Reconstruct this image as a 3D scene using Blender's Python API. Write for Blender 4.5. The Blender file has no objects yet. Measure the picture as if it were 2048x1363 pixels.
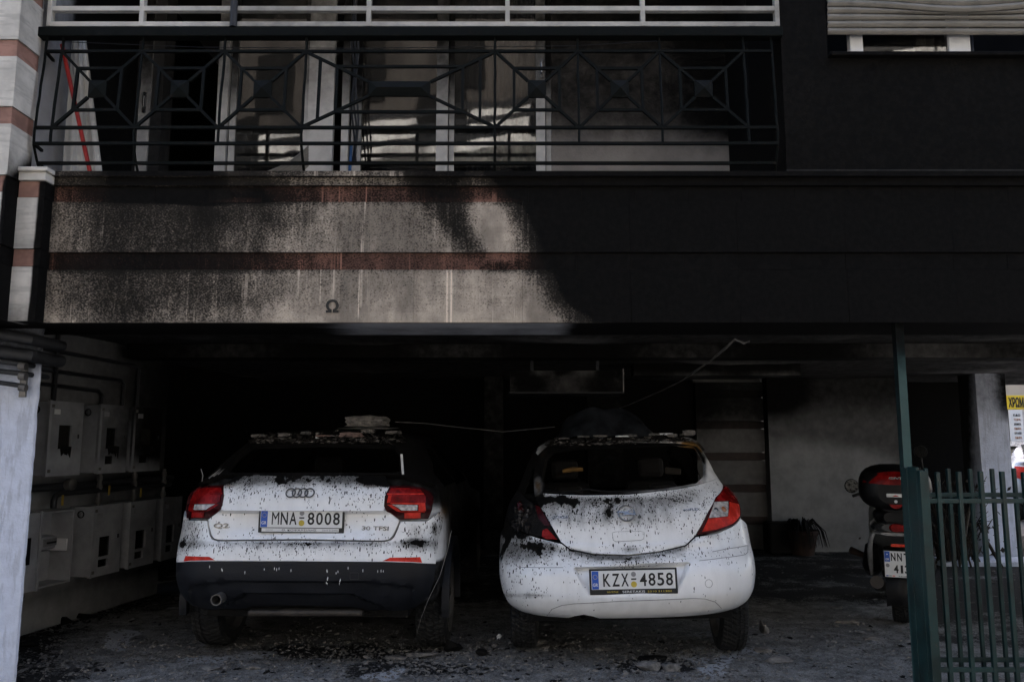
import bpy, bmesh, math, random
import numpy as np
from mathutils import Vector, Matrix
from mathutils.geometry import delaunay_2d_cdt

random.seed(7); rng = np.random.default_rng(7)
C = bpy.context.scene.collection
R = math.radians

# ------------------------------------------------------------------ camera, sky, sun, exposure
FPX, PITCH, CAMZ = 1593.0, R(7.3), 1.42
cam_d = bpy.data.cameras.new('camera'); cam = bpy.data.objects.new('camera', cam_d); C.objects.link(cam)
cam_d.sensor_width = 36.0; cam_d.lens = 36.0 * FPX / 2048; cam_d.clip_end = 600
cam.location = (0, 0, CAMZ); cam.rotation_euler = (math.pi/2 + PITCH, 0, 0)
bpy.context.scene.camera = cam
SUN_EL, SUN_AZ = 52, 20           # sun stands behind the building, a little to the right
world = bpy.data.worlds.new('World'); bpy.context.scene.world = world; world.use_nodes = True
wn = world.node_tree.nodes; wn.clear()
sky = wn.new('ShaderNodeTexSky'); sky.sky_type = 'NISHITA'; sky.sun_disc = False
sky.sun_elevation = R(SUN_EL); sky.sun_rotation = R(SUN_AZ); sky.dust_density = 6.0; sky.ozone_density = 0.7
bg = wn.new('ShaderNodeBackground'); bg.inputs[1].default_value = 0.15
wo = wn.new('ShaderNodeOutputWorld')
world.node_tree.links.new(sky.outputs[0], bg.inputs[0]); world.node_tree.links.new(bg.outputs[0], wo.inputs[0])
sun_d = bpy.data.lights.new('sun', 'SUN'); sun_d.energy = 4.0; sun_d.angle = R(0.5); sun_d.color = (1, 0.94, 0.85)
sun = bpy.data.objects.new('sun', sun_d); C.objects.link(sun); sun.location = (6, 20, 30)
_sd = Vector((math.sin(R(SUN_AZ))*math.cos(R(SUN_EL)), math.cos(R(SUN_AZ))*math.cos(R(SUN_EL)), math.sin(R(SUN_EL))))
sun.rotation_euler = _sd.to_track_quat('Z', 'Y').to_euler()
vs = bpy.context.scene.view_settings
vs.view_transform = 'Standard'; vs.look = 'None'; vs.gamma = 1; vs.use_curve_mapping = False
vs.exposure = 1.85
bpy.context.scene.cycles.use_denoising = True
bpy.context.scene.cycles.max_bounces = 8
bpy.context.scene.cycles.sample_clamp_indirect = 4

# pixel (of the 2048 x 1363 photograph) -> place
FW = np.array([0, math.cos(PITCH), math.sin(PITCH)]); UP = np.array([0, -math.sin(PITCH), math.cos(PITCH)])
CP = np.array([0, 0, CAMZ])
def ray(x, y): return FW + np.array([1., 0, 0])*(x-1024)/FPX + UP*(681.5-y)/FPX
def at(x, y, Y): d = ray(x, y); return CP + d*(Y/d[1])
def gr(x, y, z=0.0): d = ray(x, y); return CP + d*((z-CAMZ)/d[2])
def proj(V):
    v = np.asarray(V, float) - CP; w = np.maximum(v@FW, .05)
    return 1024 + FPX*v[..., 0]/w, 681.5 - FPX*(v@UP)/w
def sstep(a, b, x): t = np.clip((np.asarray(x, float)-a)/(b-a), 0, 1); return t*t*(3-2*t)

# ------------------------------------------------------------------ things, parts, meshes
def thing(name, label, cat, loc=(0, 0, 0), group=None):
    o = bpy.data.objects.new(name, None); C.objects.link(o); o.location = loc; o.empty_display_size = .1
    o['label'] = label; o['category'] = cat
    if group: o['group'] = group
    return o
def tag(o, label, cat, group=None):
    o['label'] = label; o['category'] = cat
    if group: o['group'] = group
    return o
def kind(o, k, label=None):
    o['kind'] = k
    if label: o['label'] = label
    return o
def root_loc(p):
    while p.parent: p = p.parent
    return np.array(p.location)

class MB:
    """collects vertices and faces in world space"""
    def __init__(s): s.V = []; s.F = []; s.n = 0
    def add(s, V, F):
        V = np.asarray(V, float).reshape(-1, 3); s.V.append(V); s.F += [tuple(int(i)+s.n for i in f) for f in F]; s.n += len(V); return s
    def box(s, a, b):
        x0, y0, z0 = a; x1, y1, z1 = b
        return s.add([(x0,y0,z0),(x1,y0,z0),(x1,y1,z0),(x0,y1,z0),(x0,y0,z1),(x1,y0,z1),(x1,y1,z1),(x0,y1,z1)],
                     [(3,2,1,0),(4,5,6,7),(0,1,5,4),(1,2,6,5),(2,3,7,6),(3,0,4,7)])
    def beam(s, p, q, w, h, up=(0, 1, 0)):
        p = np.array(p, float); q = np.array(q, float); d = q-p; d = d/np.linalg.norm(d)
        u = np.array(up, float)
        if abs(d@u) > .95: u = np.array([0, 0, 1.]) if abs(d[2]) < .9 else np.array([0, 1., 0])
        a = np.cross(d, u); a /= np.linalg.norm(a); b = np.cross(a, d)
        o = [(-1,-1),(1,-1),(1,1),(-1,1)]
        V = [p+a*w/2*i+b*h/2*j for i, j in o]+[q+a*w/2*i+b*h/2*j for i, j in o]
        return s.add(V, [(3,2,1,0),(4,5,6,7),(0,1,5,4),(1,2,6,5),(2,3,7,6),(3,0,4,7)])
    def tube(s, P, r, n=8, cap=True):
        P = [np.array(p, float) for p in P]; m = len(P); rr = r if hasattr(r, '__len__') else [r]*m
        V = []; prev = None
        for i in range(m):
            d = P[min(i+1, m-1)]-P[max(i-1, 0)]; d = d/max(np.linalg.norm(d), 1e-9)
            if prev is None:
                a = np.cross(d, [0, 0, 1.]);
                if np.linalg.norm(a) < .1: a = np.cross(d, [1., 0, 0])
            else: a = prev - d*(prev@d)
            a /= np.linalg.norm(a); prev = a; b = np.cross(d, a)
            for k in range(n): t = 2*math.pi*k/n; V.append(P[i]+rr[i]*(a*math.cos(t)+b*math.sin(t)))
        F = [(i*n+k, i*n+(k+1) % n, (i+1)*n+(k+1) % n, (i+1)*n+k) for i in range(m-1) for k in range(n)]
        if cap: F += [tuple(range(n))[::-1], tuple((m-1)*n+k for k in range(n))]
        return s.add(V, F)
    def prism(s, poly, ax, depth):
        """poly: 3-D points of a planar outline, extruded along vector ax*depth"""
        P = np.array(poly, float); n = len(P); Q = P+np.array(ax, float)*depth
        return s.add(np.vstack([P, Q]), [tuple(range(n))[::-1], tuple(range(n, 2*n))]+[(i, (i+1) % n, n+(i+1) % n, n+i) for i in range(n)])
    def lathe(s, prof, o, axis, n=32, a0=None):
        """prof: (radius, along) pairs round axis through o"""
        axis = np.array(axis, float); axis /= np.linalg.norm(axis)
        a = np.cross(axis, [0, 0, 1.]);
        if np.linalg.norm(a) < .1: a = np.array([1., 0, 0])
        a /= np.linalg.norm(a); b = np.cross(axis, a); o = np.array(o, float); V = []
        for r, h in prof:
            for k in range(n): t = 2*math.pi*k/n; V.append(o+axis*h+r*(a*math.cos(t)+b*math.sin(t)))
        m = len(prof)
        return s.add(V, [(i*n+k, i*n+(k+1) % n, (i+1)*n+(k+1) % n, (i+1)*n+k) for i in range(m-1) for k in range(n)])
    def sheet(s, G):
        """grid of points G[i][j]"""
        G = np.asarray(G, float); a, b = G.shape[:2]
        return s.add(G.reshape(-1, 3), [(i*b+j, i*b+j+1, (i+1)*b+j+1, (i+1)*b+j) for i in range(a-1) for j in range(b-1)])
    def build(s, name, mat, parent=None, smooth=False, bevel=0, soot=None, burn=None, fixn=True):
        V = np.vstack(s.V); me = bpy.data.meshes.new(name)
        loc = root_loc(parent) if parent else np.zeros(3)
        me.from_pydata((V-loc).tolist(), [], s.F)
        if bevel or fixn:
            bm = bmesh.new(); bm.from_mesh(me)
            if bevel:
                es = [e for e in bm.edges if len(e.link_faces) == 2 and e.calc_face_angle(0) > R(30)]
                bmesh.ops.bevel(bm, geom=es, offset=bevel, segments=2, affect='EDGES', profile=.5)
            if fixn: bmesh.ops.recalc_face_normals(bm, faces=bm.faces)
            bm.to_mesh(me); bm.free()
        if mat is not None: me.materials.append(mat)
        if smooth:
            me.polygons.foreach_set('use_smooth', [True]*len(me.polygons))
            if smooth != 'all':
                try: me.set_sharp_from_angle(angle=R(40))
                except Exception: pass
        o = bpy.data.objects.new(name, me); C.objects.link(o)
        if parent: o.parent = parent
        W = None
        for nm, f in (('soot', soot), ('burn', burn)):
            if f is None: continue
            if W is None:
                W = np.empty(len(me.vertices)*3); me.vertices.foreach_get('co', W); W = W.reshape(-1, 3)+loc
            at_ = me.attributes.new(nm, 'FLOAT', 'POINT'); at_.data.foreach_set('value', np.broadcast_to(np.asarray(f(W), float), (len(W),)).astype(np.float32).copy())
        return o
def B(a, b): return MB().box(a, b)
def gridbox(a, b, step, face='-y'):
    """a box whose front (-y) face is a fine grid, for soot attributes"""
    m = MB(); x0, y0, z0 = a; x1, y1, z1 = b
    nx = max(1, int((x1-x0)/step)); nz = max(1, int((z1-z0)/step))
    X, Z = np.meshgrid(np.linspace(x0, x1, nx+1), np.linspace(z0, z1, nz+1))
    G = np.stack([X, np.full_like(X, y0), Z], -1); m.sheet(G)
    m.add([(x0,y0,z0),(x1,y0,z0),(x1,y1,z0),(x0,y1,z0),(x0,y0,z1),(x1,y0,z1),(x1,y1,z1),(x0,y1,z1)],
          [(3,2,1,0),(4,5,6,7),(1,2,6,5),(2,3,7,6),(3,0,4,7)])
    return m

# ------------------------------------------------------------------ materials
def newmat(name):
    m = bpy.data.materials.new(name); m.use_nodes = True; nt = m.node_tree
    return m, nt, nt.nodes['Principled BSDF']
def N(nt, t, **k):
    n = nt.nodes.new(t)
    for a, v in k.items():
        if a.startswith('i_'):
            n.inputs[int(a[2:]) if a[2:].isdigit() else a[2:]].default_value = v
        else: setattr(n, a, v)
    return n
def L(nt, a, b): nt.links.new(a, b)
def math_(nt, op, a, b=None, clamp=False):
    n = nt.nodes.new('ShaderNodeMath'); n.operation = op; n.use_clamp = clamp
    for i, v in enumerate((a, b)):
        if v is None: continue
        if isinstance(v, (int, float)): n.inputs[i].default_value = v
        else: nt.links.new(v, n.inputs[i])
    return n.outputs[0]
def mrange(nt, x, a, b, c=0.0, d=1.0, smooth=True):
    n = nt.nodes.new('ShaderNodeMapRange'); n.interpolation_type = 'SMOOTHSTEP' if smooth else 'LINEAR'
    nt.links.new(x, n.inputs[0])
    for i, v in enumerate((a, b, c, d)):
        if isinstance(v, (int, float)): n.inputs[i+1].default_value = v
        else: nt.links.new(v, n.inputs[i+1])
    return n.outputs[0]
def mix(nt, f, a, b):
    n = nt.nodes.new('ShaderNodeMix'); n.data_type = 'RGBA'
    if isinstance(f, (int, float)): n.inputs[0].default_value = f
    else: nt.links.new(f, n.inputs[0])
    for i, v in ((6, a), (7, b)):
        if isinstance(v, tuple): n.inputs[i].default_value = (*v, 1) if len(v) == 3 else v
        else: nt.links.new(v, n.inputs[i])
    return n.outputs[2]
def pos(nt, sx=1, sy=1, sz=1, rot=(0, 0, 0)):
    g = nt.nodes.new('ShaderNodeNewGeometry'); mp = nt.nodes.new('ShaderNodeMapping')
    mp.inputs['Scale'].default_value = (sx, sy, sz); mp.inputs['Rotation'].default_value = rot
    nt.links.new(g.outputs['Position'], mp.inputs[0]); return mp.outputs[0]
def noise(nt, vec, scale, detail=3, rough=.6, out=0):
    n = N(nt, 'ShaderNodeTexNoise'); n.inputs['Scale'].default_value = scale
    n.inputs['Detail'].default_value = detail; n.inputs['Roughness'].default_value = rough
    L(nt, vec, n.inputs['Vector']); return n.outputs[out]
def bump(nt, b, h, strength=.3, dist=.01):
    n = N(nt, 'ShaderNodeBump'); n.inputs['Strength'].default_value = strength; n.inputs['Distance'].default_value = dist
    L(nt, h, n.inputs['Height']); L(nt, n.outputs[0], b.inputs['Normal'])
def attr(nt, nm):
    n = N(nt, 'ShaderNodeAttribute'); n.attribute_name = nm; return n.outputs['Fac']
SOOT = (.0043, .0039, .0035)
def plain(name, col, rough=.6, metal=0, var=.25, scale=9, bmp=.12, coat=0, spec=.4, detail=5, chips=None):
    m, nt, b = newmat(name); v = pos(nt); nz = noise(nt, v, scale, detail)
    d = tuple(c*(1-var) for c in col); l = tuple(min(1, c*(1+var*.6)) for c in col)
    cc = mix(nt, mrange(nt, nz, .3, .7), d, l)
    if chips: cc = mix(nt, math_(nt, 'MULTIPLY', mrange(nt, noise(nt, v, 48, 4, .7), .60, .66), mrange(nt, noise(nt, v, 5, 3), .40, .6)), cc, chips)
    L(nt, cc, b.inputs['Base Color'])
    b.inputs['Metallic'].default_value = metal; b.inputs['Specular IOR Level'].default_value = spec
    L(nt, mrange(nt, nz, .3, .7, rough*.8, min(1, rough*1.2)), b.inputs['Roughness'])
    if coat: b.inputs['Coat Weight'].default_value = coat; b.inputs['Coat Roughness'].default_value = .08
    if bmp: bump(nt, b, noise(nt, v, scale*6, 4), bmp, .006)
    return m
def sooty(name, col, style='smooth', rough=.75, var=.2, scale=6, metal=0, coat=0, spec=.35, bmp=.2, veins=False, amp=.5, streak=False):
    """a surface under soot: the soot layer's cover is the mesh attribute «soot»; «burn» scorches to ochre"""
    m, nt, b = newmat(name); v = pos(nt); nz = noise(nt, v, scale, 5)
    d = tuple(c*(1-var) for c in col); l = tuple(min(1, c*(1+var*.5)) for c in col)
    base = mix(nt, mrange(nt, nz, .3, .7), d, l)
    if veins:
        vv = noise(nt, pos(nt, 1.2, 1.2, 9) if veins != 'v' else pos(nt, 8, 8, 1.1), 3.2, 6, .65); base = mix(nt, mrange(nt, vv, .5, .62, 0, .45), base, tuple(c*.55 for c in col))
    s = attr(nt, 'soot')
    if style == 'speck':
        n1 = noise(nt, pos(nt, 1, 1, 1.6, (0, R(28), 0)), 84, 4, .8)
        n2 = noise(nt, v, 5, 4, .6)
        s2 = math_(nt, 'ADD', math_(nt, 'ADD', s, math_(nt, 'MULTIPLY', math_(nt, 'SUBTRACT', n2, .5), .5)), math_(nt, 'MULTIPLY', math_(nt, 'SUBTRACT', noise(nt, pos(nt, 20, 20, 6), 1.0, 5, .7), .5), .7))
        if streak:
            st = noise(nt, pos(nt, 22, 22, .55), 1.0, 3, .7)
            s2 = math_(nt, 'SUBTRACT', s2, mrange(nt, st, .58, .74, 0, .22))
        th = math_(nt, 'SUBTRACT', 1.0, s2)
        f = mrange(nt, math_(nt, 'SUBTRACT', math_(nt, 'MULTIPLY', math_(nt, 'SUBTRACT', n1, .5), 3.3), math_(nt, 'MULTIPLY', math_(nt, 'SUBTRACT', th, .5), .9)), -.24, .34)
        film = mrange(nt, math_(nt, 'ADD', s2, math_(nt, 'MULTIPLY', math_(nt, 'SUBTRACT', noise(nt, v, 30, 6, .75), .5), 1.0)), .05, 1.05, 0, .93)
        f = math_(nt, 'SUBTRACT', 1.0, math_(nt, 'MULTIPLY', math_(nt, 'SUBTRACT', 1.0, math_(nt, 'MULTIPLY', f, .9)), math_(nt, 'SUBTRACT', 1.0, math_(nt, 'MULTIPLY', film, .75))))
        f = math_(nt, 'MAXIMUM', f, mrange(nt, math_(nt, 'ADD', s, math_(nt, 'MULTIPLY', math_(nt, 'SUBTRACT', n1, .5), .5)), .92, 1.16))
        if streak:
            stn = mrange(nt, noise(nt, pos(nt, 2.6, 2.6, 1.3), 1.0, 6, .68), .36, .62)
            base = mix(nt, stn, tuple(c*.40 for c in col), base)
            gr_ = noise(nt, pos(nt, 1, 1, .8), 130, 3, .7); base = mix(nt, mrange(nt, gr_, .45, .75, 0, .4), base, tuple(c*.35 for c in col))
            dr = math_(nt, 'MULTIPLY', mrange(nt, noise(nt, pos(nt, 55, 55, .35), 1.0, 2, .5), .66, .70), mrange(nt, noise(nt, pos(nt, 2, 2, 3), 1.0, 3), .46, .56))
            base = mix(nt, dr, base, tuple(min(.9, c*1.5) for c in col))
            wsh = math_(nt, 'MULTIPLY', mrange(nt, noise(nt, pos(nt, 26, 26, .4), 1.0, 2, .6), .60, .70), mrange(nt, noise(nt, pos(nt, 1.5, 1.5, 2.5), 1.0, 3), .42, .6))
            base = mix(nt, math_(nt, 'MULTIPLY', wsh, .75), base, tuple(min(.9, c*1.45) for c in col))
            f = math_(nt, 'MULTIPLY', f, math_(nt, 'SUBTRACT', 1.0, math_(nt, 'MULTIPLY', wsh, mrange(nt, s, .5, .9, .75, 0))))
    elif style == 'drip':
        clump = mrange(nt, noise(nt, pos(nt, 1, 1, .7), 9, 3, .6), .32, .68, .35, 1.75, False); s0 = s; s = math_(nt, 'MULTIPLY', s, clump)
        def layer(sx, sz, r, k):
            vo = N(nt, 'ShaderNodeTexVoronoi'); vo.inputs['Scale'].default_value = 1.0
            wob = nt.nodes.new('ShaderNodeVectorMath'); wob.operation = 'ADD'
            nn = noise(nt, v, 40, 2, .5, 1); sc = nt.nodes.new('ShaderNodeVectorMath'); sc.operation = 'SCALE'; sc.inputs[3].default_value = .9
            L(nt, nn, sc.inputs[0]); L(nt, pos(nt, sx, sx*.5, sz, (0, R(4*k), 0)), wob.inputs[0]); L(nt, sc.outputs[0], wob.inputs[1])
            L(nt, wob.outputs[0], vo.inputs['Vector'])
            sp = N(nt, 'ShaderNodeSeparateColor'); L(nt, vo.outputs['Color'], sp.inputs[0])
            rr = math_(nt, 'MULTIPLY', math_(nt, 'ADD', sp.outputs[1], .35), r)
            hit = mrange(nt, math_(nt, 'SUBTRACT', vo.outputs['Distance'], rr), .05, -.05)
            return math_(nt, 'MULTIPLY', hit, math_(nt, 'LESS_THAN', sp.outputs[0], s))
        f = math_(nt, 'MAXIMUM', layer(88, 26, .32, 1), layer(150, 58, .36, -1))
        f = math_(nt, 'MAXIMUM', f, layer(140, 12, .17, .5))
        f = math_(nt, 'MAXIMUM', f, mrange(nt, math_(nt, 'ADD', s, math_(nt, 'MULTIPLY', math_(nt, 'SUBTRACT', noise(nt, v, 38, 4), .5), .9)), .85, 1.08))
        f = math_(nt, 'MAXIMUM', f, math_(nt, 'MULTIPLY', mrange(nt, math_(nt, 'ADD', s0, math_(nt, 'MULTIPLY', math_(nt, 'SUBTRACT', noise(nt, pos(nt, 14, 14, 5), 1.0, 5, .7), .5), 1.1)), .25, 1.0), .75))
        dust = math_(nt, 'ADD', mrange(nt, noise(nt, pos(nt, 9, 9, 2.2), 1.0, 5, .7), .35, .8, 0, .22), mrange(nt, math_(nt, 'ADD', s0, math_(nt, 'MULTIPLY', math_(nt, 'SUBTRACT', noise(nt, pos(nt, 30, 30, 5), 1.0, 4, .7), .5), .8)), .1, .8, 0, .55))
        base = mix(nt, dust, base, (.30, .29, .27))
    else:
        n1 = noise(nt, v, 11, 6, .65)
        f = mrange(nt, math_(nt, 'ADD', s, math_(nt, 'MULTIPLY', math_(nt, 'SUBTRACT', n1, .5), amp)), .0, 1.0)
    bn = attr(nt, 'burn')
    bf = mrange(nt, math_(nt, 'ADD', bn, math_(nt, 'MULTIPLY', math_(nt, 'SUBTRACT', noise(nt, v, 25, 4), .5), .7)), .25, .8)
    base = mix(nt, bf, base, (.20, .105, .028))
    n3 = noise(nt, v, 30, 4)
    soot = mix(nt, mrange(nt, n3, .35, .7), tuple(c*.7 for c in SOOT), tuple(c*1.5 for c in SOOT))
    soot = mix(nt, math_(nt, 'MULTIPLY', mrange(nt, noise(nt, pos(nt, 1.1, 1.1, .6), 1.0, 6, .7), .52, .72), mrange(nt, noise(nt, v, 42, 4, .7), .4, .7)), soot, (.017, .0145, .0125))
    L(nt, mix(nt, f, base, soot), b.inputs['Base Color'])
    b.inputs['Metallic'].default_value = metal
    L(nt, mrange(nt, f, 0, 1, rough, .85, False), b.inputs['Roughness'])
    L(nt, mrange(nt, f, 0, 1, spec, .09, False), b.inputs['Specular IOR Level'])
    if coat:
        L(nt, mrange(nt, f, 0, 1, coat, 0, False), b.inputs['Coat Weight']); b.inputs['Coat Roughness'].default_value = .07
    if bmp: bump(nt, b, math_(nt, 'ADD', noise(nt, v, 55, 4), math_(nt, 'MULTIPLY', f, .4)), bmp, .004)
    return m

M = {}
M['stone'] = sooty('cream_stone', (.53, .445, .355), 'speck', veins=True, streak=True, bmp=.12)
M['redstone'] = sooty('red_stone', (.27, .13, .09), 'speck', var=.3, veins=True, streak=True, bmp=.12)
M['quoin'] = sooty('quoin_stone', (.60, .57, .52), 'smooth', veins=True, bmp=.12)
M['redquoin'] = sooty('red_quoin_stone', (.33, .18, .14), 'smooth', veins=True, var=.35, bmp=.12)
M['render'] = sooty('painted_render', (.40, .405, .42), 'smooth', bmp=.35, scale=4)
M['pillar'] = sooty('white_painted_concrete', (.62, .66, .77), 'smooth', bmp=1.3, scale=14, var=.10, veins='v')
M['stucco'] = sooty('stucco', (.30, .265, .23), 'smooth', bmp=.9, scale=3)
M['burntwall'] = sooty('burnt_render', (.12, .115, .11), 'smooth', bmp=.22, amp=.3)
M['ceiling'] = sooty('burnt_ceiling', (.30, .29, .28), 'smooth', bmp=.8, amp=.45)
M['garage'] = sooty('garage_wall_paint', (.27, .272, .275), 'smooth', bmp=.3, amp=.25)
M['bandwhite'] = sooty('dull_band_stone', (.16, .155, .15), 'smooth', bmp=.2)
M['bandred'] = sooty('dull_red_band', (.06, .045, .04), 'smooth', bmp=.2)
M['rail'] = plain('green_black_iron', (.0036, .0048, .0044), .7, var=.5, bmp=.3, spec=.1, chips=(.016, .010, .007))
M['alu'] = sooty('white_aluminium', (.50, .48, .44), 'smooth', rough=.4, bmp=.05)
M['frame'] = sooty('white_upvc', (.62, .59, .55), 'smooth', rough=.4, bmp=.05)
M['whiteframe'] = plain('clean_white_upvc', (.78, .78, .78), .35, var=.05, bmp=0)
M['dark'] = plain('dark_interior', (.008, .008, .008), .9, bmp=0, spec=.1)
M['black_iron'] = plain('sooty_pipe', (.02, .021, .024), .55, var=.5)
M['cloth'] = plain('white_tarp', (.55, .54, .51), .8, var=.12, scale=3, bmp=.3)
M['red'] = plain('red_enamel', (.42, .025, .02), .35, var=.2, bmp=.05)
M['green'] = plain('green_gate_paint', (.0065, .028, .026), .45, var=.5, scale=7, bmp=.25, chips=(.035, .028, .022))
M['cabinet'] = sooty('grey_cabinet', (.33, .335, .35), 'smooth', rough=.45, bmp=.06, amp=.3)
M['white_paint'] = sooty('white_car_paint', (.84, .84, .84), 'drip', rough=.35, var=.03, coat=.45, spec=.5, bmp=.03)
M['burnt_paint'] = sooty('burnt_car_paint', (.72, .72, .72), 'smooth', rough=.5, bmp=.4, amp=.5)
M['cladding'] = plain('black_plastic_cladding', (.0075, .0085, .0115), .5, var=.25, bmp=.2, spec=.25)
M['rubber'] = plain('tyre_rubber', (.008, .008, .008), .8, var=.4, bmp=.3)
M['gap'] = plain('shut_line_rubber', (.05, .05, .05), .7, bmp=0)
M['softgap'] = plain('moulding_line_grey', (.24, .24, .24), .6, bmp=0)
M['chrome'] = plain('chrome', (.26, .26, .26), .25, metal=1, var=.1, bmp=0)
M['darkchrome'] = plain('dark_chrome', (.10, .10, .10), .3, metal=.8, var=.2, bmp=0)
M['steel'] = plain('dull_steel', (.16, .15, .14), .45, metal=.6, var=.4)
M['redlens'] = plain('red_lens', (.20, .006, .006), .25, var=.6, scale=14, bmp=.25, spec=.12)
M['redbright'] = plain('bright_red_lens', (.55, .030, .018), .25, var=.35, scale=20, bmp=.2, spec=.12)
M['darklens'] = plain('dark_red_lens', (.035, .004, .005), .25, var=.4, bmp=.1, spec=.12)
M['clear'] = plain('clear_lens', (.45, .42, .40), .15, var=.5, scale=40, bmp=.4, coat=.6)
M['amber'] = plain('amber_lens', (.40, .16, .07), .2, var=.3, coat=.5)
M['char'] = plain('charred', (.008, .0074, .007), .7, var=.6, scale=25, bmp=1.0, spec=.15)
M['plate'] = plain('plate_white', (.70, .70, .69), .4, var=.05, bmp=0)
M['plateblue'] = plain('plate_blue', (.02, .09, .42), .4, var=.1, bmp=0)
M['ink'] = plain('black_ink', (.012, .012, .012), .5, bmp=0)
M['grey'] = plain('grey_print', (.28, .28, .29), .4, metal=.3, bmp=0)
M['yellow'] = plain('yellow_seal', (.50, .38, .05), .5, bmp=0)
M['plaster'] = plain('fallen_plaster', (.17, .155, .14), .9, var=.5, scale=30, bmp=.8)
M['ash'] = plain('ash_grey_rubble', (.15, .142, .132), .95, var=.6, scale=30, bmp=.8)
M['terracotta'] = plain('sooty_terracotta', (.035, .019, .013), .8, var=.5)
M['wire'] = plain('bare_wire', (.22, .21, .20), .5, metal=.4, bmp=0)
M['brass'] = plain('brass_valve', (.45, .30, .05), .4, metal=.3, bmp=0)
M['blue'] = plain('blue_tape', (.03, .09, .22), .6, bmp=.1)
M['blacksign'] = plain('yellow_sign', (.78, .56, .03), .5, var=.05, bmp=0)
M['signwhite'] = plain('sign_white', (.8, .8, .8), .5, var=.04, bmp=0)
M['beige'] = plain('beige_render', (.50, .44, .36), .85, var=.12, scale=2)
M['silver'] = plain('silver_paint', (.42, .44, .48), .3, metal=.5, var=.05, bmp=0, coat=.5)
M['asphalt'] = plain('asphalt', (.055, .055, .056), .9, var=.3, scale=20, bmp=.4)
M['slat'] = sooty('shutter_slat', (.21, .195, .17), 'smooth', rough=.5, bmp=.06)
M['rust'] = plain('dull_rusty_steel', (.055, .046, .038), .6, metal=.3, var=.5)
M['ochre'] = plain('burnt_ochre', (.16, .085, .02), .7, var=.4)
M['seat'] = plain('charred_seat', (.014, .012, .011), .9, var=.5, scale=20, bmp=.6)
M['bark'] = plain('burnt_stem', (.028, .021, .014), .9, var=.5)
def glassmat(name, tint, rough=.02):
    m, nt, b = newmat(name); nt.nodes.remove(b)
    fr = N(nt, 'ShaderNodeFresnel'); fr.inputs[0].default_value = 1.55
    tr = N(nt, 'ShaderNodeBsdfTransparent'); tr.inputs[0].default_value = (*tint, 1)
    gl = N(nt, 'ShaderNodeBsdfGlossy'); gl.inputs['Roughness'].default_value = rough
    v = pos(nt); bp = N(nt, 'ShaderNodeBump'); bp.inputs['Strength'].default_value = .05; bp.inputs['Distance'].default_value = .02
    L(nt, noise(nt, v, 2.2, 2), bp.inputs['Height']); L(nt, bp.outputs[0], gl.inputs['Normal'])
    mx = N(nt, 'ShaderNodeMixShader'); L(nt, mrange(nt, fr.outputs[0], 0, 1, .085, 1, False), mx.inputs[0])
    L(nt, tr.outputs[0], mx.inputs[1]); L(nt, gl.outputs[0], mx.inputs[2])
    df = N(nt, 'ShaderNodeBsdfDiffuse'); df.inputs[0].default_value = (.05, .045, .04, 1)
    m2 = N(nt, 'ShaderNodeMixShader'); L(nt, mrange(nt, noise(nt, pos(nt, 3, 3, 1.2), 1.0, 6, .7), .38, .72, .02, .75), m2.inputs[0]); L(nt, mx.outputs[0], m2.inputs[1]); L(nt, df.outputs[0], m2.inputs[2])
    L(nt, m2.outputs[0], nt.nodes['Material Output'].inputs[0]); return m
M['glass'] = glassmat('window_glass', (.55, .56, .55))
M['darkglass'] = glassmat('meter_glass', (.3, .3, .3), .2)

def ground_mat():
    m, nt, b = newmat('sooty_ground'); v = pos(nt)
    n1 = noise(nt, v, 1.6, 8, .7); n2 = noise(nt, v, 55, 5, .75); n3 = noise(nt, v, 7, 6, .7)
    base = mix(nt, mrange(nt, n3, .3, .7), (.11, .107, .10), (.44, .43, .41))
    base = mix(nt, mrange(nt, n2, .54, .66), base, (.62, .60, .57))
    n4 = noise(nt, v, 130, 3, .8); base = mix(nt, mrange(nt, n4, .40, .55, .6, 0), base, (.035, .033, .031))
    ch = mrange(nt, math_(nt, 'ADD', attr(nt, 'soot'), math_(nt, 'ADD', math_(nt, 'MULTIPLY', math_(nt, 'SUBTRACT', n1, .5), 1.6), math_(nt, 'MULTIPLY', math_(nt, 'SUBTRACT', n2, .5), .9))), .34, .50)
    base = mix(nt, ch, base, (.014, .0135, .013))
    pw = mrange(nt, math_(nt, 'ADD', attr(nt, 'powder_and_sheen'), math_(nt, 'ADD', math_(nt, 'MULTIPLY', math_(nt, 'SUBTRACT', n3, .5), .7), math_(nt, 'MULTIPLY', math_(nt, 'SUBTRACT', n2, .5), .7))), .5, .75)
    base = mix(nt, pw, base, (.50, .51, .53))
    L(nt, base, b.inputs['Base Color']); b.inputs['Roughness'].default_value = .85; b.inputs['Specular IOR Level'].default_value = .25
    bump(nt, b, math_(nt, 'ADD', math_(nt, 'MULTIPLY', n2, 1.5), n3), 1.0, .022); return m
M['ground'] = ground_mat()

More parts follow.
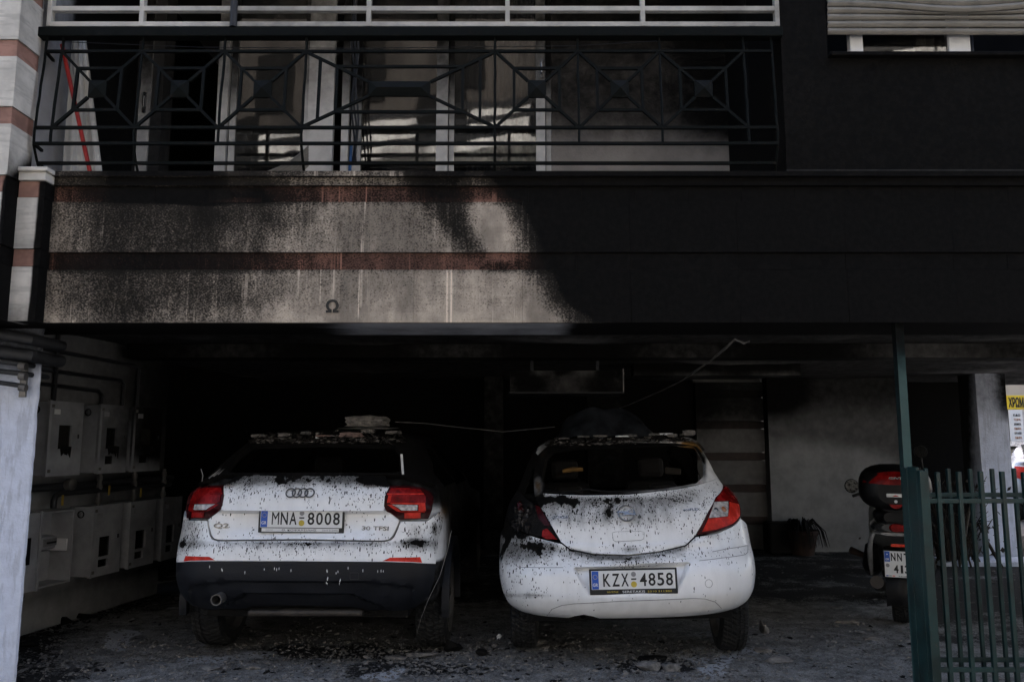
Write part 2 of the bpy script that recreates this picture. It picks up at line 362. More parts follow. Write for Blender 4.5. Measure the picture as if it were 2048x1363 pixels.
# ------------------------------------------------------------------ writing
_dg = None
def text(s, name, mat, parent, o, right, up, w=None, h=None, depth=.002, bold=0.0, out=None, narrow=True):
    """letters as one flat mesh centred on o; w and h are the size of the whole word"""
    cu = bpy.data.curves.new('lettering', 'FONT'); cu.body = s; cu.offset = bold; cu.resolution_u = 3
    cu.align_x = 'LEFT'; t = bpy.data.objects.new('lettering', cu); C.objects.link(t)
    bpy.context.view_layer.update()
    me = bpy.data.meshes.new_from_object(t.evaluated_get(bpy.context.evaluated_depsgraph_get()))
    bpy.data.objects.remove(t); V = np.empty(len(me.vertices)*3); me.vertices.foreach_get('co', V); V = V.reshape(-1, 3)
    F = [tuple(p.vertices) for p in me.polygons]; bpy.data.meshes.remove(me)
    if not len(V): return None
    lo, hi = V.min(0), V.max(0); sz = hi-lo
    sx = w/sz[0] if w else h/sz[1]; sy = h/sz[1] if h else w/sz[0]
    right = np.array(right, float); right /= np.linalg.norm(right); up = np.array(up, float); up -= right*(up@right); up /= np.linalg.norm(up)
    nrm = np.cross(right, up)
    Q = np.array(o, float)+((V[:, :1]-(lo+hi)[0]/2)*sx)*right+((V[:, 1:2]-(lo+hi)[1]/2)*sy)*up
    m = MB(); m.add(Q+nrm*depth, F)
    ed = {}
    for f in F:
        for a, b_ in zip(f, f[1:]+f[:1]): ed[(a, b_)] = ed.get((b_, a), 0) == 0; 
    bd = [(a, b_) for (a, b_) in ed if (b_, a) not in ed]; n = len(Q)
    m.add(np.vstack([Q+nrm*depth, Q-nrm*.001]), [(b_, a, a+n, b_+n) for a, b_ in bd])
    return m.build(name, mat, parent, fixn=False)

# ------------------------------------------------------------------ ground, street
FY, FZ0, FZ1 = 4.70, 2.132, 3.059            # front of the stone band, its foot and its top
def ground():
    xs = np.concatenate([np.linspace(-160, -6, 14)[:-1], np.arange(-6, 7, .045), np.linspace(7, 160, 14)])
    ys = np.concatenate([np.linspace(-120, 3.9, 14)[:-1], np.arange(3.9, 12, .045), np.linspace(12, 200, 12)])
    X, Y = np.meshgrid(xs, ys); from mathutils import noise as mn
    Z = np.zeros_like(X)
    ins = (X > -6) & (X < 7) & (Y > 4.2) & (Y < 12)
    for i, j in zip(*np.nonzero(ins)):
        p = Vector((X[i, j]*3.1, Y[i, j]*3.1, 0)); Z[i, j] = .006*mn.noise(p)+.004*mn.noise(p*5)
    m = MB(); m.sheet(np.stack([X, Y, Z], -1))
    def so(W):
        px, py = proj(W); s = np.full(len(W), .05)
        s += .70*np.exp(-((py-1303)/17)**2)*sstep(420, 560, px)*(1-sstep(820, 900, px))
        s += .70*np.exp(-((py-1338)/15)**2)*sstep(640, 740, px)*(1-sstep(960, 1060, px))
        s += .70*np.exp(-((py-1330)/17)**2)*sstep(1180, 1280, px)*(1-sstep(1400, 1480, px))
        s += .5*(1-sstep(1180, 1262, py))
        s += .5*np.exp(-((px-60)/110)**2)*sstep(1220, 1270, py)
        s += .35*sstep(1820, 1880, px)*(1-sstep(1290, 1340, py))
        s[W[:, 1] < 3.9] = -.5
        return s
    def pw(W):
        px, py = proj(W); s = np.zeros(len(W))
        for cx, cy, rx, ry, a in ((235, 1284, 26, 18, 1.6), (252, 1265, 30, 7, 1.5), (760, 1352, 42, 9, 1.5), (800, 1338, 25, 8, .8), (400, 1318, 90, 14, .8), (520, 1305, 60, 10, .7), (1425, 1332, 40, 30, 1.05),  # first two: puddle's bright reflection painted as pale patches; the rest is powder
                                  (1390, 1308, 60, 10, .9), (1490, 1300, 110, 18, .6), (1250, 1285, 160, 10, .6), (640, 1318, 150, 10, .55), (350, 1215, 40, 6, .7), (1800, 1290, 40, 22, .45), (1960, 1155, 130, 9, .6), (1200, 1345, 160, 25, .38), (1950, 1345, 80, 20, .4), (1000, 1310, 120, 30, .42), (560, 1350, 90, 12, .45), (130, 1340, 90, 16, .35), (1650, 1320, 120, 20, .38)):
            s += a*np.exp(-((px-cx)/rx)**2-((py-cy)/ry)**2)
        s[W[:, 1] < 3.9] = 0
        return s
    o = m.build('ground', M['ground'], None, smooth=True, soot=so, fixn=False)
    W = np.empty(len(o.data.vertices)*3); o.data.vertices.foreach_get('co', W)
    a = o.data.attributes.new('powder_and_sheen', 'FLOAT', 'POINT'); a.data.foreach_set('value', pw(W.reshape(-1, 3)).astype(np.float32))
    kind(o, 'structure', 'dark soot and ash covered concrete ground')
    kind(B((-60, -7.5, .001), (60, 1.0, .006)).build('street', M['asphalt']), 'structure', 'grey asphalt street in front of the building')
    kind(B((6.6, 12.5, .001), (60, 30, .006)).build('road', M['asphalt']), 'structure', 'grey asphalt side road beyond the garage')
ground()

# ------------------------------------------------------------------ stone band over the garage
def soot_band(W):
    x, y = proj(W); r = lambda a, b, c: sstep(a, b, c)
    edge = np.interp(y, [340, 372, 402, 450, 503, 540, 600, 645], [940, 975, 1003, 1025, 1048, 1062, 1090, 1125])
    s = np.full(len(W), .33)
    s = np.where(y > 505, .20, s)
    left = 1-r(430, 640, x)
    s = np.maximum(s, .33+.36*left)
    s -= .24*(1-r(90, 230, x))
    s += .10*np.exp(-((x-280)/100)**2)
    s = np.where((y > 600), s-.22*r(600, 643, y), s)
    s += .30*(1-r(560, 700, x))*np.exp(-((y-420)/60)**2)*r(300, 420, x)
    s -= .18*np.exp(-((x-470)/30)**2)*(y < 520)
    # dark tongue running down to the right
    c0 = 830+(y-372)*.72; c1 = np.interp(y, [372, 410, 505], [938, 930, 968])
    tong = r(c0-35, c0+25, x)*(1-r(c1-25, c1+30, x))*(1-r(495, 530, y))
    s += .62*tong
    s -= .50*np.exp(-((x-988)/34)**2)*np.exp(-((y-455)/52)**2)
    s -= .14*r(640, 760, x)*(1-r(1090, 1120, x))*(y > 540)
    s += .22*(y < 404)*(1-r(520, 640, x))*r(150, 260, x)+.22*((y > 372) & (y < 404))*r(120, 200, x)
    s += .22*(y < 372)
    s += (.10+.20*(1-r(520, 760, x)))*((y > 505) & (y < 540))
    s += .07*(1-r(380, 560, x))
    s += .35*((y > 520) & (y < 540))*np.exp(-((x-1000)/40)**2)
    s += 1.1*r(edge-42, edge+78, x)
    return s
def stone_band():
    t = thing('stone_band_wall', 'banded cream and red stone wall over the garage mouth, left half speckled, right half soot black', 'stone wall', (0, FY, 0))
    co = ((2.455, FZ0, 'stone', .651, .0629), (2.5605, 2.455, 'redstone', .3255, .0629), (2.8755, 2.5605, 'stone', .651, .0629), (2.9755, 2.8755, 'redstone', .3255, .1))
    x0, x1 = -2.83, 4.9
    for zt, zb, mt, w, off in co:
        k0 = math.floor((x0-off)/w); x = off+k0*w
        while x < x1:
            a, b_ = max(x, x0), min(x+w, x1); x += w
            if b_-a < .03: continue
            dy = random.uniform(-.0015, .0015); rec = .012 if mt == 'redstone' else 0
            gridbox((a+.0007, FY+dy+rec, zb+.0016), (b_-.0007, FY+.034, zt-.002), .03).build('stone_slab', M[mt], t, soot=soot_band)
    gridbox((x0, FY-.006, 2.977), (x1, FY+.06, 3.026), .04).build('cornice', M['stone'], t, soot=soot_band)
    gridbox((x0, FY-.03, 3.028), (x1, FY+.30, 3.059), .04).build('coping', M['stone'], t, soot=soot_band)
    so = lambda W: soot_band(W)*.5+.35
    m = MB(); X, Y = np.meshgrid(np.linspace(-4, 4.9, 180), np.array([FY+.034, FY+.1, FY+.18, FY+.26]))
    def under(W):
        x, y = proj(W); return 1.2-1.05*sstep(560, 760, x)*(1-sstep(1090, 1190, x))+.3*np.sin(x*.05)*.3
    m.sheet(np.stack([X, Y, np.full_like(X, FZ0+.002)], -1)); m.box((-4, FY+.036, FZ0+.006), (4.9, FY+.26, 3.026))
    m.build('backing_wall', M['render'], t, soot=under)
    m = MB(); X, Y = np.meshgrid(np.linspace(-4, 4.9, 180), np.linspace(FY+.262, FY+.66, 6))
    m.sheet(np.stack([X, Y, np.full_like(X, FZ0+.016)], -1)); m.box((-4, FY+.262, FZ0+.020), (4.9, FY+.66, 2.75))
    m.build('edge_beam', M['render'], t, soot=lambda W: under(W)+.12)
    o = at(665, 612, FY)
    text('\u03a9', 'lettering', M['ink'], t, o+np.array([0, -.003, 0]), (1, 0, 0), (0, 0, 1), .076, .080, .004, .03)
stone_band()

def quoins():
    t = thing('stone_column', 'column of alternating cream and red stone blocks at the left edge of the facade', 'column', (-3.1, 4.5, 0))
    z = FZ0-.01; i = 0; cs = [(FZ0-.005, 2.455), (2.455, 2.5605), (2.5605, 2.8755), (2.8755, 2.9755)]
    z = 2.9755
    while z < 6: cs += [(z, z+.315), (z+.315, z+.42)]; z += .42
    xr = -2.955
    def so(W):
        x, y = proj(W); s = np.full(len(W), -.25)
        s += 1.3*(W[:, 0] > xr-.012)*sstep(330, 372, y) + .55*(W[:, 0] > xr-.012)*(1-sstep(40, 250, y))
        s += .9*sstep(xr-.05, xr-.005, W[:, 0])*sstep(320, 380, y)
        s += .30*sstep(560, 640, y)
        return s
    for k, (a, b_) in enumerate(cs):
        red = k % 2 == 1; d = .008 if red else 0
        gridbox((-3.6, 4.5+d, a+.002), (xr-d, 4.72, b_-.002), .025).build('stone_block', M['redquoin' if red else 'quoin'], t, bevel=0, soot=so)
    t2 = thing('pilaster', 'short stepped stone pilaster beside the soot blackened band, cream cap on top', 'pilaster', (-2.88, 4.6, 0))
    def so2(W):
        x, y = proj(W); s = np.full(len(W), .02)+.3*np.exp(-((y-505)/30)**2)
        s += 1.4*sstep(-2.845, -2.815, W[:, 0]) + .5*sstep(580, 640, y)  # dark strip on right edge paints its edge shadow; return face sooted
        return s
    for k, (a, b_) in enumerate(cs[:4]):
        red = k % 2 == 1; d = .006 if red else 0
        gridbox((-2.953, 4.61+d, a+.002), (-2.795, 4.76, b_-.002), .02).build('stone_block', M['redquoin' if red else 'quoin'], t2, soot=so2)
    B((-2.953, 4.60, 2.977), (-2.79, 4.8, 3.030)).build('cap', M['quoin'], t2, bevel=.006)
    B((-2.953, 4.585, 3.031), (-2.775, 4.8, 3.058)).build('cap', M['quoin'], t2, bevel=.006)
quoins()

# ------------------------------------------------------------------ balcony
BY = 5.95                                   # plane of the balcony doors
def balcony_walls():
    sw = gridbox((-3.2, 4.725, 3.062), (-2.96, 6.2, 5.5), .1)
    m = MB(); Y, Z = np.meshgrid(np.linspace(4.725, 6.2, 20), np.linspace(3.062, 5.5, 30)); m.sheet(np.stack([np.full_like(Y, -2.958), Y, Z], -1))
    m.box((-3.3, 4.725, 3.062), (-2.962, 6.2, 5.5))
    o = m.build('balcony_side_wall', M['render'], soot=lambda W: -.1+.6*sstep(3.5, 4.2, W[:, 2])+1.1*sstep(4.98, 5.2, W[:, 1]))
    tag(o, 'pale blue grey side wall at the left end of the balcony', 'wall')
    x0 = at(1103, 200, BY)[0]
    def so(W):
        x, y = proj(W); return .82-.80*sstep(215, 350, y)*(1-sstep(1430, 1560, x))+.40*sstep(1300, 1500, x)*sstep(330, 260, y)+.14*(1-sstep(0, 160, y))
    o = gridbox((x0, BY, 2.8), (1.70, BY+.2, 5.5), .06).build('stucco_wall', M['stucco'], soot=so)
    tag(o, 'rough brown grey stucco wall behind the right end of the balcony railing', 'wall')
    m = B((-3.0, BY+.02, 2.7), (-2.75, BY+.2, 5.5)); o = m.build('door_side_wall', M['burntwall'], soot=lambda W: np.full(len(W), .7))
    tag(o, 'sooty strip of wall left of the balcony doors', 'wall')
    o = B((-3.3, FY+.30, 2.76), (1.7, 9.5, 2.95)).build('balcony_floor', M['burntwall'], soot=lambda W: np.full(len(W), .6)); kind(o, 'structure')
    # dark room behind the doors
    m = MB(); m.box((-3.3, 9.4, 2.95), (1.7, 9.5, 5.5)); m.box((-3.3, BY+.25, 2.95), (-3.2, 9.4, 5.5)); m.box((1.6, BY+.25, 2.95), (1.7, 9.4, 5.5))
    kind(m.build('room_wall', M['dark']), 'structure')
    # return wall and front wall to the right
    zs = at(1700, 107, FY)[2]; xl = at(1648, 60, FY+.05)[0]
    def sb(W): return np.full(len(W), 1.12)
    t = thing('burnt_wall', 'soot black rendered wall with a half open window, right of the balcony', 'wall', (3, FY+.02, 3.06))
    gridbox((1.685, FY+.012, 3.061), (4.9, FY+.25, zs-.027), .1).build('lower_wall', M['burntwall'], t, soot=sb)
    gridbox((1.685, FY+.012, zs-.0265), (xl, FY+.25, 5.5), .1).build('side_wall', M['burntwall'], t, soot=sb)
    B((xl+.001, FY-.03, zs-.026), (4.9, FY+.27, zs+.001)).build('sill', M['burntwall'], t, bevel=.006, soot=sb)
    B((1.675, FY-.012, 3.061), (4.9, FY+.010, 3.075)).build('ledge', M['burntwall'], t, bevel=.003, soot=lambda W: np.full(len(W), .72))
    B((1.685, FY+.251, 2.95), (1.86, 6.2, 5.5)).build('return_wall', M['burntwall'], t, soot=sb)
    B((4.9, FY, FZ0), (7.5, 6.2, 5.5)).build('far_wall', M['burntwall'], t, soot=sb)
    # window and shutter
    w = thing('window', 'white framed window standing open under a bulging roller shutter, dark curtain inside', 'window', (2.6, FY+.085, zs+.02))
    WY = FY+.085
    def X(px, y=85, Y=WY): return at(px, y, Y)[0]
    fz0 = zs+.003
    def fr(x0, x1, z0, z1, y0=WY, y1=WY+.05): B((x0, y0, z0), (x1, y1, z1)).build('frame', M['whiteframe'], w, bevel=.004)
    fr(X(1700), X(1726), fz0+.001, zs+.9); fr(X(1898), X(1941), fz0+.001, zs+.9); fr(X(1726)+.001, X(1898)-.001, fz0+.001, fz0+.022)
    fr(X(1841), X(1862), fz0+.023, zs+.9, WY+.055, WY+.09)
    B((X(1726)+.002, WY+.02, fz0+.024), (X(1898)-.002, WY+.028, zs+.9)).build('pane', M['glass'], w)
    G = []
    for i in range(8):
        row = []
        for j in range(30): row.append((X(1890)+j*.009, WY+.13+.015*math.sin(j*1.3), fz0+.001+i*.13))
        G.append(row)
    MB().sheet(G).build('curtain', M['curtain'], w, smooth='all')
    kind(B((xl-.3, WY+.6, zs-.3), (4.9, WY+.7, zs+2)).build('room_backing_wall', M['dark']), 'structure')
    s = thing('roller_shutter', 'grey roller shutter with heat warped bulging slats, half lowered over the window', 'shutter', (2.6, FY+.06, zs+.2))
    xa, xb = at(1653, 60, FY+.04)[0], 4.3
    # each slat: a curved strip that sags out of line
    zb = at(1800, 71, FY+.04)[2]; hs = .045
    ed = [np.array([0, 0])]
    def edge_z(k, f):   # height of slat edge k above the foot at fraction f along the shutter
        base = k*hs
        sag = -.058*math.exp(-((f-.36)/.20)**2)*sstep(2.2, 4.2, k)*(1-.3*sstep(6, 10, k))
        return zb+base+float(sag)-.004*f
    for k in range(0, 14):
        G = []
        for i in range(7):
            row = []; v = i/6
            for j in range(41):
                f = j/40; z0, z1 = edge_z(k, f), edge_z(k+1, f)-.003
                row.append((xa+f*(xb-xa), FY+.025-.012*math.sin(math.pi*v)-.05*math.exp(-((f-.4)/.4)**2)*min(1, k/4), z0+(z1-z0)*v))
            G.append(row)
        m = MB().sheet(G); G2 = np.array(G)+np.array([0, .010, 0]); m.sheet(G2[:, ::-1])
        for r_ in (0, 6):
            m.sheet(np.stack([np.array(G)[r_], G2[r_]]))
        m.build('slat', M['slat'], s, smooth=True, soot=lambda W: .12+.25*sstep(zb+.1, zb+.28, W[:, 2]))
M['curtain'] = plain('blue_grey_curtain', (.10, .115, .15), .9, var=.2, bmp=.1)
balcony_walls()

def railing():
    t = thing('balcony_railing', 'dark green iron balcony railing with diagonal squares and centre plates', 'railing', (-.6, FY, FZ1))
    def Yz(z):   # the railing bellies outward near its foot
        return np.interp(z, [3.06, 3.14, 3.235, 3.98], [4.755, 4.70, 4.655, 4.715])
    zr = {k: at(1024, y, 4.69)[2] for k, y in dict(top=72, a=101, b=259, c=291, d=324).items()}
    def PX(px, y):
        Y = 4.7
        for _ in range(3): p = at(px, y, Y); Y = float(Yz(p[2]))
        return at(px, y, Y)
    xL, xR = PX(95, 75)[0], PX(1541, 75)[0]
    z1 = at(1024, 56, 4.7)[2]
    B((xL-.13, 4.68, zr['top']-.004), (1.69, 4.75, z1)).build('handrail', M['rail'], t, bevel=.006)
    for k, w in (('a', .016), ('b', .018), ('c', .018), ('d', .018)):
        z = zr[k]; Y = float(Yz(z)); ex = 0.05 if k in 'cd' else 0
        MB().beam((xL-ex*0, Y, z), (xR, Y, z), .02, w, (0, 0, 1)).build('rail', M['rail'], t)
    def upright(x, ztop, zbot, bent=True, name='upright'):
        zs = [z for z in np.linspace(zbot, ztop, 12)]
        P = [(x+random.uniform(-.0025, .0025), float(Yz(z))+random.uniform(-.002, .002), z) for z in zs]
        MB().tube(P, .0085, 6).build(name, M['rail'], t)
    for px in (95, 1541):
        upright(PX(px, 75)[0], zr['top'], FZ1)
    cols = [114, 277, 443, 608, 990, 1157, 1322, 1492]
    xs = [PX(p, 180)[0] for p in cols]
    for i, x in enumerate(xs): upright(x, zr['top'], FZ1 if i in (1, 3, 4) else zr['c'])
    # return of the railing to the wall on the left
    for k in ('a', 'c', 'd'):
        MB().beam((xL, float(Yz(zr[k])), zr[k]), (xL-.02, float(Yz(zr[k]))+.12, zr[k]), .016, .016).build('rail', M['rail'], t)
    za, zb_ = zr['a'], zr['b']; zc = (za+zb_)/2; zi = (za-zb_)/2
    def P(x, z, dy=0): return (x, float(Yz(z))+dy, z)
    def bar(x0, z0, x1, z1, name='square_bar', w=.017):
        MB().beam(P(x0, z0), P(x1, z1), w, w, (0, 1, 0)).build(name, M['rail'], t)
    for i in range(len(xs)-1):
        x0, x1 = xs[i], xs[i+1]; xc = (x0+x1)/2; long_ = i == 3
        hw = (x1-x0)/2; fx = .30 if not long_ else .40; fz = .25
        # centre plate with a raised pyramid face
        px_, pz_ = (.055, .055) if not long_ else (.19, .055)
        if long_: pz_ = .048
        Yp = float(Yz(zc))
        V = [(xc-px_, Yp-.008, zc-pz_), (xc+px_, Yp-.008, zc-pz_), (xc+px_, Yp-.008, zc+pz_), (xc-px_, Yp-.008, zc+pz_), (xc-(px_-.055 if long_ else 0), Yp-.03, zc), (xc+(px_-.055 if long_ else 0), Yp-.03, zc)]
        m = MB().add(V, [(0, 1, 5, 4), (1, 2, 5), (2, 3, 4, 5), (3, 0, 4)]).box((xc-px_, Yp-.008, zc-pz_), (xc+px_, Yp+.008, zc+pz_))
        m.build('centre_plate', M['rail'], t)
        ix, iz = hw*.58, zi*.58
        if long_: ix, iz = hw*.60, zi*.60
        for sx in (-1, 1):
            for sz in (-1, 1):
                bar(xc+sx*(hw-.008), zc+sz*(zi-.008), xc+sx*px_, zc+sz*pz_, 'diagonal_bar')
        f = .58
        if long_:   # the square is wide: its corners lie on the diagonals
            f = .50; dx = px_+(hw-px_)*f; dz = pz_+(zi-pz_)*f
            bar(xc-dx, zc+dz, xc+dx, zc+dz); bar(xc-dx, zc-dz, xc+dx, zc-dz)
            for sx in (-1, 1):
                bar(xc+sx*dx, zc-dz, xc+sx*dx, zc+dz)
                d2 = px_+(hw-px_)*.77; e2 = pz_+(zi-pz_)*.77; bar(xc+sx*d2, zc-e2, xc+sx*d2, zc+e2)
        else:
            f = .42; dx = px_+(hw-px_)*f; dz = pz_+(zi-pz_)*f
            bar(xc-dx, zc+dz, xc+dx, zc+dz); bar(xc-dx, zc-dz, xc+dx, zc-dz)
            bar(xc-dx, zc-dz, xc-dx, zc+dz); bar(xc+dx, zc-dz, xc+dx, zc+dz)
    # white aluminium frame on the handrail
    e = thing('rail_frame', 'scorched white aluminium frame standing on top of the green balcony railing', 'frame', (-.6, 4.72, z1))
    so = lambda W: -.1+.55*np.exp(-((proj(W)[0]-560)/190)**2)+.28*sstep(620, 800, proj(W)[0])+.25*sstep(1300, 1560, proj(W)[0])+.5*np.exp(-((proj(W)[0]-90)/14)**2)
    xa, xb = at(101, 40, 4.71)[0], at(1556, 40, 4.71)[0]
    zz = lambda y: at(1024, y, 4.71)[2]
    def seg(a, b_, n=60):
        m = MB(); a = np.array(a); b_ = np.array(b_)
        for i in range(n): pass
        return m
    def railbar(x0, x1, z0, z1, nm):
        m = MB(); ks = np.linspace(x0, x1, 60)
        for yy in (4.70, 4.735): m.sheet([[(k, yy, z) for k in ks] for z in (z0, z1)])
        for z in (z0, z1): m.sheet([[(k, yy, z) for k in ks] for yy in (4.70, 4.735)])
        m.build(nm, M['alu'], e, soot=so)
    railbar(xa, xb, zz(54), zz(45), 'rail'); railbar(xa, xb, zz(23), zz(14), 'rail'); railbar(xa, xb, zz(-45), zz(-58), 'rail')
    for px in (101, 285, 738, 1015, 1285, 1553):
        x = at(px, 25, 4.71)[0]; B((x-.014, 4.697, zz(54)+.0), (x+.014, 4.74, zz(-58))).build('upright', M['alu'], e, bevel=.002, soot=so)
    x = at(470, 25, 4.71)[0]; MB().tube([(x, 4.69, z1), (x, 4.69, zz(-58))], .022, 12).build('pipe_upright', M['black_iron'], e, smooth=True)
    x = at(74, 30, 4.75)[0]; B((x-.012, 4.78, z1), (x+.014, 4.82, zz(-58))).build('upright', M['alu'], e, bevel=.002, soot=lambda W: np.full(len(W), .25))
railing()

def doors():
    zb, zt = 2.96, 5.2
    def X(px, Y=BY, y=200): return at(px, y, Y)[0]
    def member(t, p0, p1, z0=zb, z1=zt, y0=BY, y1=BY+.06, s=.12, nm='frame', mat='frame'):
        return gridbox((X(p0), y0, z0), (X(p1), y1, z1), .12).build(nm, M[mat], t, soot=lambda W: s-.10+.85*(1-sstep(60, 345, proj(W)[1])))
    a = thing('sliding_door', 'left balcony sliding door pushed open, pale frame with a handle beside a dark gap', 'door', (X(360), BY, zb))
    member(a, 278, 300, s=.2); member(a, 266, 276, y0=BY+.05, y1=BY+.1, s=.45); member(a, 252, 262, y0=BY+.08, y1=BY+.12, s=.5)
    h = at(289, 205, BY-.005); B((h[0]-.014, BY-.012, h[2]-.085), (h[0]+.014, BY-.001, h[2]+.085)).build('handle_plate', M['darkchrome'], a, bevel=.003)
    B((h[0]-.006, BY-.03, h[2]-.05), (h[0]+.006, BY-.013, h[2]+.05)).build('handle', M['chrome'], a, bevel=.003)
    member(a, 434, 455, s=.0); member(a, 458, 470, y0=BY+.03, y1=BY+.07, s=.25)
    member(a, 608, 616, s=.1); B((X(470)+.001, BY+.045, zb), (X(608)-.001, BY+.053, zt)).build('pane', M['glass'], a)
    p = gridbox((X(617), BY-.01, zb), (X(668), BY+.04, zt), .12).build('door_jamb_panel', M['frame'], None, soot=lambda W: -.1+.8*(1-sstep(30, 335, proj(W)[1])))
    tag(p, 'pale panel strip between the two balcony sliding doors', 'panel')
    b = thing('sliding_door', 'right balcony sliding door with two tall panes reflecting sunlit stripes', 'door', (X(880), BY, zb))
    member(b, 684, 698, s=.2); member(b, 702, 722, y0=BY+.03, y1=BY+.08, s=.45)
    member(b, 873, 896, s=.15); member(b, 898, 908, y0=BY+.03, y1=BY+.07, s=.3)
    member(b, 1072, 1090, s=.1, y0=BY-.02, y1=BY+.04); member(b, 1092, 1102, s=.35, y0=BY+.0, y1=BY+.05)
    B((X(722)+.001, BY+.05, zb), (X(873)-.001, BY+.058, zt)).build('pane', M['glass'], b)
    B((X(908)+.001, BY+.045, zb), (X(1072)-.001, BY+.053, zt)).build('pane', M['glass'], b)
    h = at(1083, 140, BY); B((h[0]-.013, BY-.03, h[2]-.08), (h[0]+.013, BY-.021, h[2]+.08)).build('handle_plate', M['darkchrome'], b, bevel=.003)
    B((h[0]-.006, BY-.05, h[2]-.045), (h[0]+.006, BY-.031, h[2]+.045)).build('handle', M['chrome'], b, bevel=.003)
    # curtain half drawn behind the right door
    G = [[(X(930)+j*.011, BY+.25+.02*math.sin(j*1.1)+.01*math.sin(j*.37), zb+.02+i*.3) for j in range(60)] for i in range(8)]
    o = MB().sheet(G).build('door_curtain', M['curtain'], smooth='all'); tag(o, 'grey curtain hanging inside the right balcony door', 'curtain')
    # burnt cables and a blue tie beside the jamb
    m = MB()
    for k in range(3):
        m.tube([tuple(at(706+k*4+3*math.sin(i*.9+k), y, BY-.18-.02*k)) for i, y in enumerate(range(-30, 350, 20))], .008, 6)
    o = m.build('cable_bundle', M['black_iron'], smooth=True); tag(o, 'bundle of burnt black cables hanging in front of the balcony doors', 'cables')
    m = MB().tube([tuple(at(703-i*.6, 290+i*9, BY-.24)) for i in range(7)], .012, 6); o = m.build('blue_rope', M['blue'], smooth=True); tag(o, 'short blue rope end beneath the hanging cables', 'rope')
    # white tarp and red pole
    G = []
    for i in range(24):
        v = i/23; row = []
        xl, xr = np.interp(v, [0, 1], [146, 122]), np.interp(v, [0, 1], [168, 207])
        for j in range(16):
            f = j/15; y = 55+v*320; p = at(xl+f*(xr-xl), y, 4.93+.02*math.sin(f*9+v*3)+.012*math.sin(f*21))
            row.append(p)
        G.append(row)
    G = np.array(G); m = MB().sheet(G); m.sheet(G[:, ::-1]+np.array([0, .012, 0]))
    o = m.build('folded_tarp', M['cloth'], smooth='all'); tag(o, 'white folded tarp hanging narrow at the left end of the balcony', 'tarp')
    p0, p1 = at(124, 90, 4.86), at(186, 372, 4.84)
    o = MB().tube([p0, p1], .013, 10).build('red_pole', M['red'], smooth=True); tag(o, 'thin red pole leaning against the white tarp', 'pole')
    # fallen roller blind behind the railing
    t = thing('fallen_blind', 'pale slatted blind fallen and curled on the balcony floor', 'blind', tuple(at(540, 330, 5.3)))
    for k in range(7):
        G = []
        for i in range(4):
            row = []
            for j in range(22):
                f = j/21; lift = .33*f**3.2
                base = at(452+f*165, 352+k*6+i*1.6-((f**2.6)*62), 5.55-k*.05)
                row.append(base+np.array([0, -.004*math.sin(i/3*math.pi), 0]))
            G.append(row)
        G = np.array(G); MB().sheet(G).sheet(G[:, ::-1]+np.array([0, .008, -.002])).build('slat', M['slat'], t, smooth=True, soot=lambda W: np.full(len(W), -.2))
    # lines strung across the rail
    m = MB().tube([at(130, 84, 4.9), at(400, 95, 4.9), at(700, 97, 4.9), at(1150, 92, 4.9), at(1530, 70, 4.9)], .0025, 5)
    o = m.build('clothes_line', M['black_iron']); tag(o, 'thin dark line strung across the balcony behind the railing', 'line')
doors()

